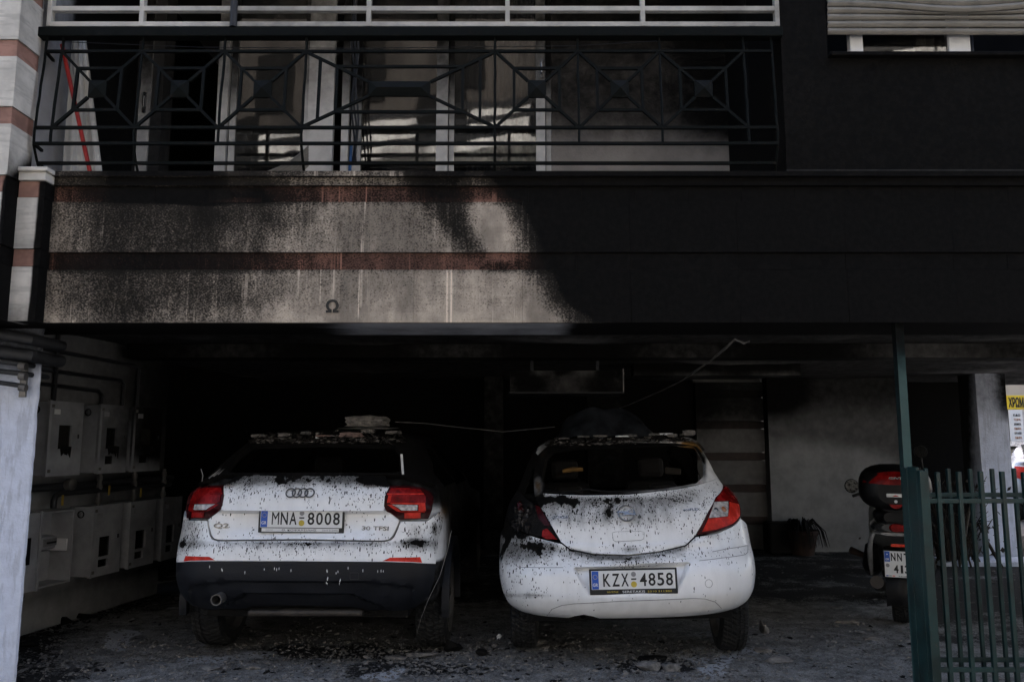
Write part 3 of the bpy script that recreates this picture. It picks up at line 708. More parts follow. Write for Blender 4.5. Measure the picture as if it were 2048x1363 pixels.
# ------------------------------------------------------------------ garage shell
CZ = 2.30
WT = np.array([.165, .986, 0.]); WT /= np.linalg.norm(WT); WN = np.array([WT[1], -WT[0], 0.]); WO = np.array([-3.66, 6.12, 0.])
def wp(s, n, z): return WO+WT*s+WN*n+np.array([0, 0, z])
def wbox(m, s0, s1, n0, n1, z0, z1):
    V = [wp(s, n, z) for z in (z0, z1) for s, n in ((s0, n0), (s1, n0), (s1, n1), (s0, n1))]
    return m.add(V, [(3,2,1,0),(4,5,6,7),(0,1,5,4),(1,2,6,5),(2,3,7,6),(3,0,4,7)])
def garage():
    from mathutils import noise as mn
    X, Y = np.meshgrid(np.arange(-5, 7.6, .07), np.arange(FY+.662, 14, .07)); Z = np.zeros_like(X)
    for i in range(X.shape[0]):
        for j in range(X.shape[1]):
            n = mn.noise(Vector((X[i, j]*.8, Y[i, j]*1.6, 3))); Z[i, j] = CZ-.03*max(0, n-.12)*3-.012*mn.noise(Vector((X[i, j]*4, Y[i, j]*4, 0)))
    m = MB().sheet(np.stack([X, Y, Z], -1)); m.box((-5, FY+.68, CZ+.08), (7.6, 14, CZ+.3))
    def so(W):
        s = np.full(len(W), .74); return s-.35*sstep(3.8, 6, W[:, 0])*sstep(7, 5.2, W[:, 1])-.25*sstep(CZ-.02, CZ-.05, W[:, 2])
    kind(m.build('ceiling', M['ceiling'], soot=so, fixn=False, smooth=True), 'structure', 'burnt garage ceiling with flaking plaster')
    # beams across the ceiling
    def beam_(Y, z, x0, x1, th, label, sfn):
        m = gridbox((x0, Y, z), (x1, Y+th, CZ-.005), .05); X_, Y_ = np.meshgrid(np.linspace(x0, x1, 120), [Y, Y+th]); m.sheet(np.stack([X_, Y_, np.full_like(X_, z-.002)], -1))
        o = m.build('ceiling_beam', M['ceiling'], soot=sfn); tag(o, label, 'beam')
    beam_(7.0, 2.17, -3.4, 7.4, .25, 'soot black ceiling beam nearest the garage mouth', lambda W: .95+.12*np.sin(W[:, 0]*3.1)-.22*sstep(2.5, 4.5, W[:, 0]))
    beam_(8.8, 2.165, 1.35, 3.2, .22, 'ceiling beam with a pale edge of peeled plaster, above the striped wall', lambda W: .98-.36*sstep(2.19, 2.17, W[:, 2])*(.6+.4*np.sin(W[:, 0]*7)))
    # back walls
    def soL(W): return np.full(len(W), 1.05)
    o = gridbox((-3.9, 11.0, 0), (2.50, 11.2, CZ), .2).build('back_wall', M['burntwall'], soot=soL); tag(o, 'soot black back wall of the garage behind the two cars', 'wall')
    t = thing('striped_wall', 'back wall of pale and dark stone bands beside the grey painted wall', 'wall', (3, 10.9, 0))
    z = .02; k = 0
    while z < 2.2:
        h = .32 if k % 2 == 0 else .105
        z1 = min(z+h, 2.25); d = 0 if k % 2 == 0 else .012
        gridbox((2.51, 10.9+d, z), (3.43, 11.1, z1-.004), .08).build('stone_band', M['bandwhite' if k % 2 == 0 else 'bandred'], t, soot=lambda W: .15+.7*sstep(1.35, 1.95, W[:, 2])+.2*sstep(3.0, 2.5, W[:, 0])+.25*sstep(.35, 0, W[:, 2]))
        z += h; k += 1
    B((2.505, 11.05, 0), (3.437, 11.2, CZ)).build('backing_wall', M['burntwall'], t)
    def soG(W):
        x, y = proj(W); lim = np.interp(x, [1535, 1600, 1680, 1760, 1850], [893, 890, 897, 915, 960])
        return .06+.52*sstep(lim+22, lim-30, y)+.25*sstep(850, 780, y)+.5*sstep(1650, 1540, x)*sstep(860, 790, y)+.5*sstep(1790, 1880, x)
    o = gridbox((3.44, 10.75, 0), (5.25, 10.95, CZ), .06).build('grey_wall', M['garage'], soot=soG); tag(o, 'grey painted back wall, black with soot above a level line', 'wall')
    o = gridbox((5.25, 11.6, 0), (6.75, 11.8, CZ), .2).build('back_wall', M['burntwall'], soot=soL); tag(o, 'black recess wall between the grey wall and the white corner pillar', 'wall')
    # left wall with the cabinets
    m = MB(); S, Z = np.meshgrid(np.linspace(-1.3, 1.72, 60), np.linspace(0, CZ, 46)); m.sheet([[wp(s, 0, z) for s, z in zip(a, b_)] for a, b_ in zip(S, Z)])
    wbox(m, -1.3, 1.718, -.3, -.004, 0, CZ)
    def soW(W):
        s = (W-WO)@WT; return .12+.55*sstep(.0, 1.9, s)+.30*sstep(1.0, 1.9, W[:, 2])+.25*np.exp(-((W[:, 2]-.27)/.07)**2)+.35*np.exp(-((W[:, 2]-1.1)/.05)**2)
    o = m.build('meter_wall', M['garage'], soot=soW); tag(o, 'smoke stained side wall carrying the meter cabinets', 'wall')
    m = MB(); wbox(m, 1.72, 5.4, -.9, -.6, 0, CZ); o = m.build('inner_side_wall', M['burntwall'], soot=lambda W: np.full(len(W), 1.0)); tag(o, 'black side wall deeper in the garage beyond the meter cabinets', 'wall')
    # front left pillar and right corner pillar
    def pil(name, a, b_, label, sfn, rnd=.012):
        m = gridbox(a, b_, .04); o = m.build(name, M['pillar'], soot=sfn); tag(o, label, 'pillar')
    p = at(71, 850, 4.93); p2 = at(28, 1363, 4.93)
    x0 = (p[0]+p2[0])/2
    G = []
    for i in range(60):
        z = i/59*FZ0*.999; w = .006*mn.noise(Vector((0, 0, z*9)))+.004*mn.noise(Vector((5, 0, z*31))); xe = np.interp(z, [0, FZ0], [p2[0], p[0]])+w
        G.append([(-4.2, 4.93, z), (-3.6, 4.93, z)]+[(xe-.4+.4*f, 4.93, z) for f in np.linspace(.1, .94, 14)]+[(xe-.006, 4.936, z), (xe, 4.95, z), (xe-.02, 4.97, z), (xe-.12, 5.0, z), (xe-.3, 5.0, z)])
    m = MB().sheet(G)
    o = m.build('front_pillar', M['pillar'], soot=lambda W: -.2+1.0*sstep(1.74, 1.95, W[:, 2])+.35*sstep(.25, 0, W[:, 2]), fixn=False, smooth=True)
    tag(o, 'bluish white concrete pillar at the left edge under dark pipes', 'pillar')
    a = at(1951, 1115, 10.1); b_ = at(2010, 1118, 10.1)
    xa, xb = at(1960, 885, 10.1)[0], at(2020, 885, 10.1)[0]
    pil('corner_pillar', (xa, 10.1, 0), (xb, 10.5, CZ), 'white corner pillar at the right with a sooty top, street behind it', lambda W: -.25+.72*sstep(1.45, 2.0, W[:, 2])+1.2*sstep(10.11, 10.2, W[:, 1])+.5*sstep(xa+.16, xb, W[:, 0])*sstep(1.55, 1.8, W[:, 2]))
    a = at(1174, 800, 10); b_ = at(1245, 800, 10)
    o = gridbox((a[0], 10, 0), (b_[0], 10.3, CZ), .1).build('inner_pillar', M['ceiling'], soot=lambda W: np.full(len(W), .95)); tag(o, 'dim dark pillar deep in the garage under the duct box', 'pillar')
    a = at(968, 800, 10.5); b_ = at(1006, 800, 10.5)
    o = gridbox((a[0], 10.5, 0), (b_[0], 10.8, CZ), .1).build('inner_pillar', M['ceiling'], soot=lambda W: np.full(len(W), .88)); tag(o, 'dim narrow pillar in the dark between the two cars', 'pillar')
    # hanging duct box
    t = thing('duct_box', 'dull grey rectangular duct box hanging from the garage ceiling', 'duct', tuple(at(1132, 760, 7.6)))
    a = at(1020, 783, 7.6); b_ = at(1245, 741, 7.6)
    sd = lambda W: .86+.22*np.sin(W[:, 0]*9)*.5+.3*sstep(b_[2]-.08, b_[2], W[:, 2])*np.sin(W[:, 0]*14+1)
    gridbox((a[0], 7.6, a[2]), (b_[0], 8.1, b_[2]), .03).build('casing', M['ceiling'], t, soot=sd, bevel=0)
    B((a[0]-.012, 7.585, a[2]-.014), (b_[0]+.012, 8.11, a[2]-.002)).build('rim', M['black_iron'], t); B((b_[0]+.001, 7.588, a[2]), (b_[0]+.012, 8.1, b_[2]+.02)).build('rim', M['steel'], t)
    for f in (.2, .8): x = a[0]+(b_[0]-a[0])*f; B((x-.015, 7.8, b_[2]), (x+.015, 7.83, CZ)).build('hanger', M['black_iron'], t)
    # charred strand hanging from the ceiling edge
    P = [at(1500, 682, 5.4), at(1488, 686, 5.4), at(1470, 678, 5.4), at(1452, 695, 5.6), at(1420, 722, 6.0), at(1390, 742, 6.4), at(1365, 760, 6.8), at(1330, 778, 7.3), at(1260, 808, 8.2), at(1200, 830, 8.8)]
    o = MB().tube(P, [.004, .010, .006, .010, .006, .008, .005, .005, .004, .003], 6).build('hanging_strand', M['wire'], smooth=True); tag(o, 'frayed pale strand drooping from the ceiling edge above the white hatchback', 'strand')
garage()
def cabinets():
    def sc(W): s = (W-WO)@WT; return -.45+.95*sstep(-.1, 1.7, s)+.72*sstep(1.15, 1.35, W[:, 2])
    def part(m, nm, mat, t, **k): return m.build(nm, M[mat] if isinstance(mat, str) else mat, t, **k)
    def cab(s0, z0, label, style, w=.355, group=None, h=.55, dep=.2):
        t = thing('meter_cabinet', label, 'meter cabinet', tuple(wp(s0+w/2, 0, z0)), group)
        z1 = z0+h
        if style == 'open':
            for a in ((s0, s0+w, .002, .012, z0, z1), (s0, s0+.012, .012, dep, z0, z1), (s0+w-.012, s0+w, .012, dep, z0, z1), (s0+.012, s0+w-.012, .012, dep, z0, z0+.012), (s0+.012, s0+w-.012, .012, dep, z1-.012, z1)):
                m = MB(); wbox(m, *a); part(m, 'panel', 'cabinet', t, soot=sc)
            m = MB(); wbox(m, s0-.012, s0+.008, dep-.004, dep+.014, z0-.01, z1+.012); part(m, 'hinge_rail', 'cabinet', t, soot=sc, bevel=.002)
            # meter inside
            m = MB(); wbox(m, s0+.05, s0+.24, .03, .10, z0+.13, z0+.25); part(m, 'meter_base', 'cabinet', t, soot=sc)
            m = MB(); wbox(m, s0+.045, s0+.245, .05, .15, z0+.262, z0+.365); q = part(m, 'gas_meter', 'cabinet', t, bevel=.02, soot=lambda W: np.full(len(W), -.3))
            m = MB(); wbox(m, s0+.10, s0+.235, .151, .156, z0+.29, z0+.345); q2 = part(m, 'dial_window', 'grey', q)
            m = MB(); wbox(m, s0+.13, s0+.23, .1565, .160, z0+.307, z0+.322); part(m, 'counter', 'ink', q)
            m = MB().tube([wp(s0+.10, .10, z0+.37), wp(s0+.10, .10, z0+.41), wp(s0+.10, .10, z0+.46), wp(s0+.115, .09, z0+.50), wp(s0+.12, .08, z0+.53)], [.015, .013, .010, .008, .007], 10); part(m, 'hose', 'chrome', t, smooth=True)
            m = MB().lathe([(.0, 0), (.018, 0), (.018, .022), (.0, .022)], wp(s0+.10, .10, z0+.405), (0, 0, 1), 6); part(m, 'nut', 'steel', t)
            m = MB(); wbox(m, s0+w-.06, s0+w-.045, .02, .19, z0+.24, z0+.33); part(m, 'latch_strip', 'signwhite', t)
            return t
        m = MB(); wbox(m, s0, s0+w, .002, dep, z0, z1); part(m, 'body', 'cabinet', t, soot=sc, bevel=.004)
        m = MB().lathe([(0, 0), (.03, 0), (.03, .006), (.024, .006), (.022, -.01), (0, -.01)], wp(s0, dep*.55, z1-.06), -WT, 16); part(m, 'cable_gland', 'dark', t)
        # door with its windows cut out
        wins = {'two': ((.25, .64, .27, .55), (.25, .58, .12, .23)), 'burnt': ((.3, .68, .36, .68),), 'burnt2': ((.25, .6, .36, .66), (.25, .55, .13, .25)), 'side': ((.4, .85, .3, .62),)}[style]
        us = sorted({0, 1, *[v for a in wins for v in a[:2]]}); zs = sorted({0, 1, *[v for a in wins for v in a[2:]]})
        m = MB()
        for i in range(len(us)-1):
            for j in range(len(zs)-1):
                uc, zc = (us[i]+us[i+1])/2, (zs[j]+zs[j+1])/2
                if any(a[0] < uc < a[1] and a[2] < zc < a[3] for a in wins): continue
                wbox(m, s0-.006+(w+.012)*us[i], s0-.006+(w+.012)*us[i+1], dep+.003, dep+.025, z0-.006+(h+.012)*zs[j], z0-.006+(h+.012)*zs[j+1])
        d = part(m, 'door', 'cabinet', t, soot=sc)
        m = MB(); wbox(m, s0-.012, s0+.012, dep+.026, dep+.034, z0-.008, z1+.008); part(m, 'hinge_rail', 'cabinet', d, soot=sc, bevel=.002)
        for k, a in enumerate(wins):
            m = MB(); wbox(m, s0+w*a[0]-.004, s0+w*a[1]+.004, dep+.0055, dep+.009, z0+h*a[2]-.004, z0+h*a[3]+.004); part(m, 'window', 'darkglass', d)
            m = MB(); wbox(m, s0+w*a[0]-.004, s0+w*a[1]+.004, dep+.0005, dep+.0025, z0+h*a[2]-.004, z0+h*a[3]+.004); part(m, 'recess', 'dark', d)
            if style.startswith('burnt') and k == 0:   # melted rags of the window pane hanging out below it
                for q in range(3 if style == 'burnt' else 4):
                    u0 = a[0]+(a[1]-a[0])*(.1+.25*q); V = [wp(s0+w*u0, dep+.028, z0+h*a[2]+.02), wp(s0+w*(u0+.16), dep+.028, z0+h*a[2]+.015), wp(s0+w*(u0+.13), dep+.03, z0+h*a[2]-.03-.02*q), wp(s0+w*(u0+.05), dep+.03, z0+h*a[2]-.055+.012*q)]
                    m = MB().prism(V, WN, .004); part(m, 'melted_pane', 'char', d)
        m = MB(); wbox(m, s0+w*.12, s0+w*.30, dep+.0255, dep+.0262, z0+h*.83, z0+h*.90); part(m, 'sticker', 'plate' if s0 < .3 else 'grey', d)
        for zz_ in (.06, .94):
            m = MB(); wbox(m, s0+.002, s0+.030, dep+.0345, dep+.039, z0+h*zz_-.012, z0+h*zz_+.012); part(m, 'hinge', 'steel', d, bevel=.002)
        m = MB(); wbox(m, s0+w*.86, s0+w*.90, dep+.026, dep+.034, z0+h*.50, z0+h*.56); part(m, 'lock', 'ink', d, bevel=.003)
        return t
    G1 = 'meter cabinets on the left garage wall'
    cab(-.09, .36, 'open meter cabinet with a white gas meter inside, nearest the front pillar', 'open', group=G1)
    t = thing('cabinet_door', 'cabinet door with a dark window swung back beside the open meter cabinet', 'door', tuple(wp(-.27, .2, .6)))
    m = MB(); wbox(m, -.46, -.105, .185, .205, .355, .915); m.build('leaf', M['cabinet'], t, bevel=.004, soot=sc)
    m = MB(); wbox(m, -.30, -.18, .2055, .209, .55, .74); m.build('window', M['darkglass'], t)
    m = MB(); wbox(m, -.23, -.185, .2095, .212, .56, .73); m.build('recess', M['dark'], t)
    cab(.455, .36, 'lower meter cabinet with two dark windows, right next to the open one', 'two', group=G1)
    cab(.925, .36, 'lower meter cabinet with two dark windows, third from the front pillar', 'two', group=G1)
    cab(1.395, .36, 'lower meter cabinet deepest in the garage, half hidden behind the SUV', 'two', group=G1, w=.30)
    cab(-.62, 1.18, 'upper meter cabinet mostly hidden behind the front pillar', 'side', group=G1)
    cab(-.105, 1.18, 'upper meter cabinet with a torn burnt window above the open gas meter', 'burnt', group=G1)
    cab(.46, 1.18, 'upper meter cabinet with melted window rags, middle of the upper row', 'burnt2', group=G1)
    cab(.90, 1.18, 'upper meter cabinet deepest in the garage with its window burnt out', 'burnt2', group=G1, w=.40)
    # gas pipes between the rows
    t = thing('gas_pipe', 'dark gas pipes with risers and yellow valves between the two rows of meter cabinets', 'pipe', tuple(wp(.3, .1, 1.05)))
    MB().tube([wp(-1.2, .10, 1.085), wp(1.7, .10, 1.085)], .030, 12).build('main_pipe', M['black_iron'], t, smooth=True)
    MB().tube([wp(.08, .16, .93), wp(.08, .16, .985), wp(.095, .16, 1.02), wp(.14, .16, 1.035), wp(.5, .15, 1.035), wp(1.6, .15, 1.035)], .022, 12).build('branch_pipe', M['black_iron'], t, smooth=True)
    MB().lathe([(0, 0), (.045, 0), (.05, .02), (.045, .05), (.03, .06), (0, .06)], wp(.25, .13, 1.10), WN, 16).build('pressure_gauge', M['steel'], t, smooth=True)
    for s in (.60, 1.06, 1.5):
        MB().tube([wp(s, .15, .91), wp(s, .15, 1.18)], .016, 10).build('riser', M['steel'], t, smooth=True)
        for z in (.95, 1.06, 1.13): MB().lathe([(0, -.02), (.026, -.02), (.026, .02), (0, .02)], wp(s, .15, z), (0, 0, 1), 6).build('coupling', M['steel'], t)
    for s, z in ((.13, .945), (.67, .99), (1.10, .945)): m = MB(); wbox(m, s, s+.02, .18, .19, z, z+.08); m.build('valve_handle', M['brass'], t, bevel=.003)
    MB().tube([wp(-1.2, .05, .30), wp(-.05, .05, .30)], .03, 10).build('drain_pipe', M['black_iron'], t, smooth=True)
    # pipes high on the wall
    t = thing('pipe_run', 'bank of dark pipes under the ceiling crossing above the front pillar', 'pipes', tuple(at(40, 730, 4.86)))
    for k, (ya, yb, r, x1) in enumerate(((668, 690, .035, 125), (703, 720, .040, 122), (722, 735, .016, 100), (742, 752, .016, 95), (765, 776, .014, 78))):
        Ya = 4.84; P = [at(-160, ya-26, Ya), at(0, ya, Ya), at(x1*.5, (ya+yb)/2, Ya+.01), at(x1, yb+2, Ya+.25)]
        MB().tube(P, r, 12).build('pipe', M['black_iron'], t, smooth=True)
        if k > 1:
            q = at(46, ya+10, Ya); MB().lathe([(0, -.02), (r+.008, -.02), (r+.008, .02), (0, .02)], q, (1, 0, -.1), 12).build('pipe_clamp', M['steel'], t)
    q = at(46, 748, 4.88); B((q[0]-.02, 4.885, q[2]-.14), (q[0]+.02, 4.90, q[2]+.13)).build('clamp_strip', M['steel'], t)
    t = thing('wall_conduit', 'dark conduits running along the side wall above the upper cabinets', 'conduit', tuple(wp(.4, .03, 1.95)))
    for z0, s0, s1, drop in ((1.97, -.9, 1.0, .22), (1.86, -.9, .72, .12), (2.12, -.2, 1.2, .40)):
        MB().tube([wp(s0, .03, z0+.03), wp(s1-.05, .03, z0), wp(s1, .03, z0-.03), wp(s1, .03, z0-drop)], .016, 8).build('conduit', M['black_iron'], t, smooth=True)
    MB().tube([wp(.16, .03, CZ-.01), wp(.16, .03, 1.74)], .018, 8).build('conduit', M['black_iron'], t, smooth=True)
cabinets()

# ------------------------------------------------------------------ cars
def inpoly(x, y, P):
    x = np.asarray(x); y = np.asarray(y); r = np.zeros(x.shape, bool); n = len(P)
    for i in range(n):
        x0, y0 = P[i]; x1, y1 = P[(i+1) % n]
        c = ((y0 > y) != (y1 > y)) & (x < (x1-x0)*(y-y0)/((y1-y0) if y1 != y0 else 1e-12)+x0); r ^= c
    return r
def segdist(P, Q):
    P = np.asarray(P); d = np.full(len(P), 9.); n = len(Q)
    for i in range(n):
        a = np.array(Q[i]); b_ = np.array(Q[(i+1) % n]); ab = b_-a
        t = np.clip(((P-a)@ab)/max(ab@ab, 1e-12), 0, 1); d = np.minimum(d, np.linalg.norm(P-(a+t[:, None]*ab), axis=1))
    return d
def smooth_interp(z, zs, vs):
    """monotone cubic through the table"""
    zs = np.array(zs, float); vs = np.array(vs, float); h = np.diff(zs); d = np.diff(vs)/h; m = np.zeros_like(vs)
    for i in range(1, len(zs)-1):
        if d[i-1]*d[i] > 0: w1 = 2*h[i]+h[i-1]; w2 = h[i]+2*h[i-1]; m[i] = (w1+w2)/(w1/d[i-1]+w2/d[i])
    m[0], m[-1] = d[0], d[-1]
    z = np.clip(z, zs[0], zs[-1]); k = np.clip(np.searchsorted(zs, z)-1, 0, len(h)-1); t = (z-zs[k])/h[k]
    return (1+2*t)*(1-t)**2*vs[k]+t*(1-t)**2*h[k]*m[k]+t*t*(3-2*t)*vs[k+1]+t*t*(t-1)*h[k]*m[k+1]
class CarSurf:
    """body as horizontal slices; u is the arc length from the middle of the tail, z the height"""
    def __init__(s, Xc, Y0, zs, yr, w, yf, D, n, Df=.5, roll=0, pivot=(0, 0), rotz=0):
        s.Xc, s.Y0, s.roll, s.pivot, s.rotz = Xc, Y0, roll, pivot, rotz; s.tab = (zs, yr, w, yf); s.D, s.n, s.Df = D, n, Df
        s.zmin, s.zmax = zs[0], zs[-1]; s.NZ = 170; s.NU = 500; s.L = 2.2; s.disp = []
        s.zg = np.linspace(s.zmin, s.zmax, s.NZ); s.X = np.zeros((s.NZ, s.NU)); s.Y = np.zeros((s.NZ, s.NU)); ug = np.linspace(0, s.L, s.NU)
        s.rows = []
        for i, z in enumerate(s.zg):
            x, y = s.plan(z); U = np.concatenate([[0], np.cumsum(np.hypot(np.diff(x), np.diff(y)))]); s.rows.append((x, y, U))
            s.X[i] = np.interp(ug, U, x); s.Y[i] = np.interp(ug, U, y)
    def plan(s, z):
        zs, yr, w, yf = s.tab; a, b_, c = (float(smooth_interp(np.array([z]), zs, v)[0]) for v in (yr, w, yf))
        D = min(s.D, (c-a)*.45); Df = min(s.Df, (c-a)*.45); t = np.linspace(0, math.pi/2, 160); p = 2/s.n
        x = b_*np.sin(t)**p; y = a+D*(1-np.maximum(np.cos(t), 0)**p)
        # even the corner out
        ys = np.linspace(y[-1], c-Df, 60)[1:]
        t2 = np.linspace(0, math.pi/2, 90)[1:]; p2 = 2/2.6
        return np.concatenate([x, np.full(59, b_), b_*np.maximum(np.cos(t2), 0)**p2]), np.concatenate([y, ys, c-Df+Df*np.sin(t2)**p2])
    def local(s, u, z, raw=False):
        u = np.asarray(u, float); z = np.asarray(z, float); sg = np.sign(u); a = np.clip(np.abs(u)/s.L*(s.NU-1), 0, s.NU-1.001); b_ = np.clip((z-s.zmin)/(s.zmax-s.zmin)*(s.NZ-1), 0, s.NZ-1.001)
        i = a.astype(int); j = b_.astype(int); f = a-i; g = b_-j
        def bl(T): return (T[j, i]*(1-f)+T[j, i+1]*f)*(1-g)+(T[j+1, i]*(1-f)+T[j+1, i+1]*f)*g
        x = bl(s.X)*sg; y = bl(s.Y)
        if not raw:
            for d in s.disp: y = y+d(u, z)
        return np.stack([x, y, z+np.minimum(0, z-s.zmin)*0], -1)
    def world(s, p):
        p = np.array(p, float); x, y, z = p[..., 0], p[..., 1], p[..., 2]; c, q = math.cos(s.roll), math.sin(s.roll); px, pz = s.pivot
        X = px+(x-px)*c-(z-pz)*q; Z = pz+(x-px)*q+(z-pz)*c
        c, q = math.cos(s.rotz), math.sin(s.rotz)
        return np.stack([s.Xc+X*c-y*q, s.Y0+X*q+y*c, Z], -1)
    def normal(s, u, z, raw=True):
        e = .004; a = s.local(u+e, z, raw)-s.local(u-e, z, raw); b_ = s.local(u, np.minimum(z+e, s.zmax), raw)-s.local(u, np.maximum(z-e, s.zmin), raw)
        n = np.cross(a, b_); return n/np.maximum(np.linalg.norm(n, axis=-1, keepdims=True), 1e-9)
    def P(s, u, z, off=0.0, raw=False):
        u = np.asarray(u, float); z = np.asarray(z, float); return s.world(s.local(u, z, raw)+s.normal(u, z)*off)
    def uz(s, pts):
        """where on the body the photograph shows these points"""
        if not hasattr(s, 'inv'):
            U, Z = np.meshgrid(np.linspace(-1.5, 1.5, 420), np.linspace(s.zmin+.002, s.zmax-.002, 300)); W = s.P(U, Z, raw=True); x, y = proj(W)
            e = .004; nw = np.cross(s.P(U+e, Z, raw=True)-s.P(U-e, Z, raw=True), s.P(U, Z+e*.5, raw=True)-s.P(U, Z-e*.5, raw=True)); face = (nw*(W-CP)).sum(-1) < 0
            s.inv = (U, Z, np.where(face, x, 1e5), np.where(face, y, 1e5))
        U, Z, x, y = s.inv; r = []
        for px, py in pts:
            k = np.argmin((x-px)**2+(y-py)**2); u, z = U.flat[k], Z.flat[k]
            for _ in range(4):
                e = .003; q = [proj(s.P(np.array([a]), np.array([b_]), raw=True)) for a, b_ in ((u, z), (u+e, z), (u, z+e))]
                J = np.array([[q[1][0][0]-q[0][0][0], q[2][0][0]-q[0][0][0]], [q[1][1][0]-q[0][1][0], q[2][1][0]-q[0][1][0]]])/e
                if abs(np.linalg.det(J)) < 2e3: break
                st = np.linalg.solve(J, [px-q[0][0][0], py-q[0][1][0]]); st = np.clip(st, -.02, .02); u += st[0]; z = float(np.clip(z+st[1], s.zmin+.002, s.zmax-.002))
            r.append((float(u), float(z)))
        return r
    def panel(s, name, mat, parent, outline, holes=(), off=.012, step=.018, rim=.016, soot=None, burn=None, raw=False):
        def dens(Q, st):
            o = []
            for i in range(len(Q)):
                a = np.array(Q[i]); b_ = np.array(Q[(i+1) % len(Q)]); k = max(1, int(np.linalg.norm(b_-a)/st))
                for j in range(k): o.append(tuple(a+(b_-a)*j/k))
            return o
        loops = [dens(outline, step)]+[dens(h, step) for h in holes]
        O = np.array(loops[0]); lo, hi = O.min(0), O.max(0)
        gx, gz = np.meshgrid(np.arange(lo[0]+step/2, hi[0], step), np.arange(lo[1]+step/2, hi[1], step)); gx = gx+(np.arange(gx.shape[0]) % 2)[:, None]*step/2; g = np.stack([gx.ravel(), gz.ravel()], -1)
        ok = inpoly(g[:, 0], g[:, 1], loops[0])
        for h in loops[1:]: ok &= ~inpoly(g[:, 0], g[:, 1], h)
        g = g[ok]
        for l in loops: g = g[segdist(g, l) > step*.55]
        vs_, es = [], []
        for l in loops:
            k = len(vs_); vs_ += [Vector(p) for p in l]; es += [(k+i, k+(i+1) % len(l)) for i in range(len(l))]
        vs_ += [Vector(p) for p in g]
        v, _, f, *_ = delaunay_2d_cdt(vs_, es, [], 0, 1e-7)
        v = np.array([tuple(p) for p in v]); f = np.array([tuple(q) for q in f]); c = v[f].mean(1)
        ok = inpoly(c[:, 0], c[:, 1], loops[0])
        for h in loops[1:]: ok &= ~inpoly(c[:, 0], c[:, 1], h)
        f = f[ok]; T = s.P(v[:, 0], v[:, 1], off, raw)
        # make every triangle face outward
        A = v[f]; sgn = (A[:, 1, 0]-A[:, 0, 0])*(A[:, 2, 1]-A[:, 0, 1])-(A[:, 2, 0]-A[:, 0, 0])*(A[:, 1, 1]-A[:, 0, 1]); f[sgn < 0] = f[sgn < 0][:, ::-1]
        m = MB(); m.add(T, f)
        ed = {}
        for q in f:
            for a, b_ in ((q[0], q[1]), (q[1], q[2]), (q[2], q[0])): ed[(a, b_)] = 1
        bd = [(a, b_) for a, b_ in ed if (b_, a) not in ed]; ids = sorted({i for e in bd for i in e}); mp = {i: k for k, i in enumerate(ids)}
        if rim:
            bu, bz = v[ids, 0], v[ids, 1]; n = len(ids); m.add(np.vstack([T[ids], s.P(bu, bz, off-rim, raw)]), [(mp[b_], mp[a], mp[a]+n, mp[b_]+n) for a, b_ in bd])
        return m.build(name, mat, parent, smooth='all' if not rim else True, soot=soot, burn=burn, fixn=False)
    def line(s, name, mat, parent, pts, r=.003, off=.012, n=6, step=.03):
        Q = []
        for a, b_ in zip(pts[:-1], pts[1:]):
            k = max(1, int(np.hypot(a[0]-b_[0], a[1]-b_[1])/step)); Q += [(a[0]+(b_[0]-a[0])*j/k, a[1]+(b_[1]-a[1])*j/k) for j in range(k)]
        Q.append(pts[-1]); Q = np.array(Q); W = s.P(Q[:, 0], Q[:, 1], off)
        return MB().tube(list(W), r, n).build(name, mat, parent, smooth=True)
    def frame(s, u, z, off=0):
        o = s.P(np.array([u]), np.array([z]), off)[0]; e = .01
        r = s.P(np.array([u+e]), np.array([z]))[0]-s.P(np.array([u-e]), np.array([z]))[0]; up = s.P(np.array([u]), np.array([z+e]))[0]-s.P(np.array([u]), np.array([z-e]))[0]
        return o, r/np.linalg.norm(r), up/np.linalg.norm(up)
    def shell(s, parent, mat, wheels, Rarch, rearwin, sidewin, screen, soot=None, off=0.0, nu=120, nz=46, burn=None, roofmat=None, name='body'):
        zz = np.linspace(s.zmin, s.zmax, nz); fr = np.concatenate([np.linspace(0, .28, nu//2), np.linspace(.28, 1, nu//2+1)[1:]]); k = len(fr)
        Lp = np.zeros((nz, 2*k-1, 3)); 
        for i, z in enumerate(zz):
            x, y = s.plan(z); U = np.concatenate([[0], np.cumsum(np.hypot(np.diff(x), np.diff(y)))]); u = fr*U[-1]; X = np.interp(u, U, x); Y = np.interp(u, U, y)
            Lp[i, k-1:] = np.stack([X, Y, np.full(k, z)], -1); Lp[i, :k] = np.stack([-X, Y, np.full(k, z)], -1)[::-1]
        cen = (Lp[:-1, :-1]+Lp[1:, :-1]+Lp[:-1, 1:]+Lp[1:, 1:])/4
        cut = np.zeros(cen.shape[:2], bool)
        wid = smooth_interp(zz[:-1], s.tab[0], s.tab[2])[:, None]
        for yw, zw in wheels: cut |= ((cen[..., 1]-yw)**2+(cen[..., 2]-zw)**2 < Rarch**2) & (np.abs(cen[..., 0]) > wid*.8)
        yrr = smooth_interp(zz[:-1], s.tab[0], s.tab[1])[:, None]; yff = smooth_interp(zz[:-1], s.tab[0], s.tab[3])[:, None]
        X, Y, Z = cen[..., 0], cen[..., 1], cen[..., 2]
        cut |= (Y < yrr+.25) & (Z > rearwin[0]) & (Z < rearwin[1]) & (np.abs(X) < wid*rearwin[2])
        for y0, y1, z0, z1 in sidewin: cut |= (Y > y0) & (Y < y1) & (Z > z0) & (Z < z1) & (np.abs(X) > wid*.9)
        cut |= (Y > yff-.25) & (Z > screen[0]) & (Z < screen[1]) & (np.abs(X) < wid*.86)
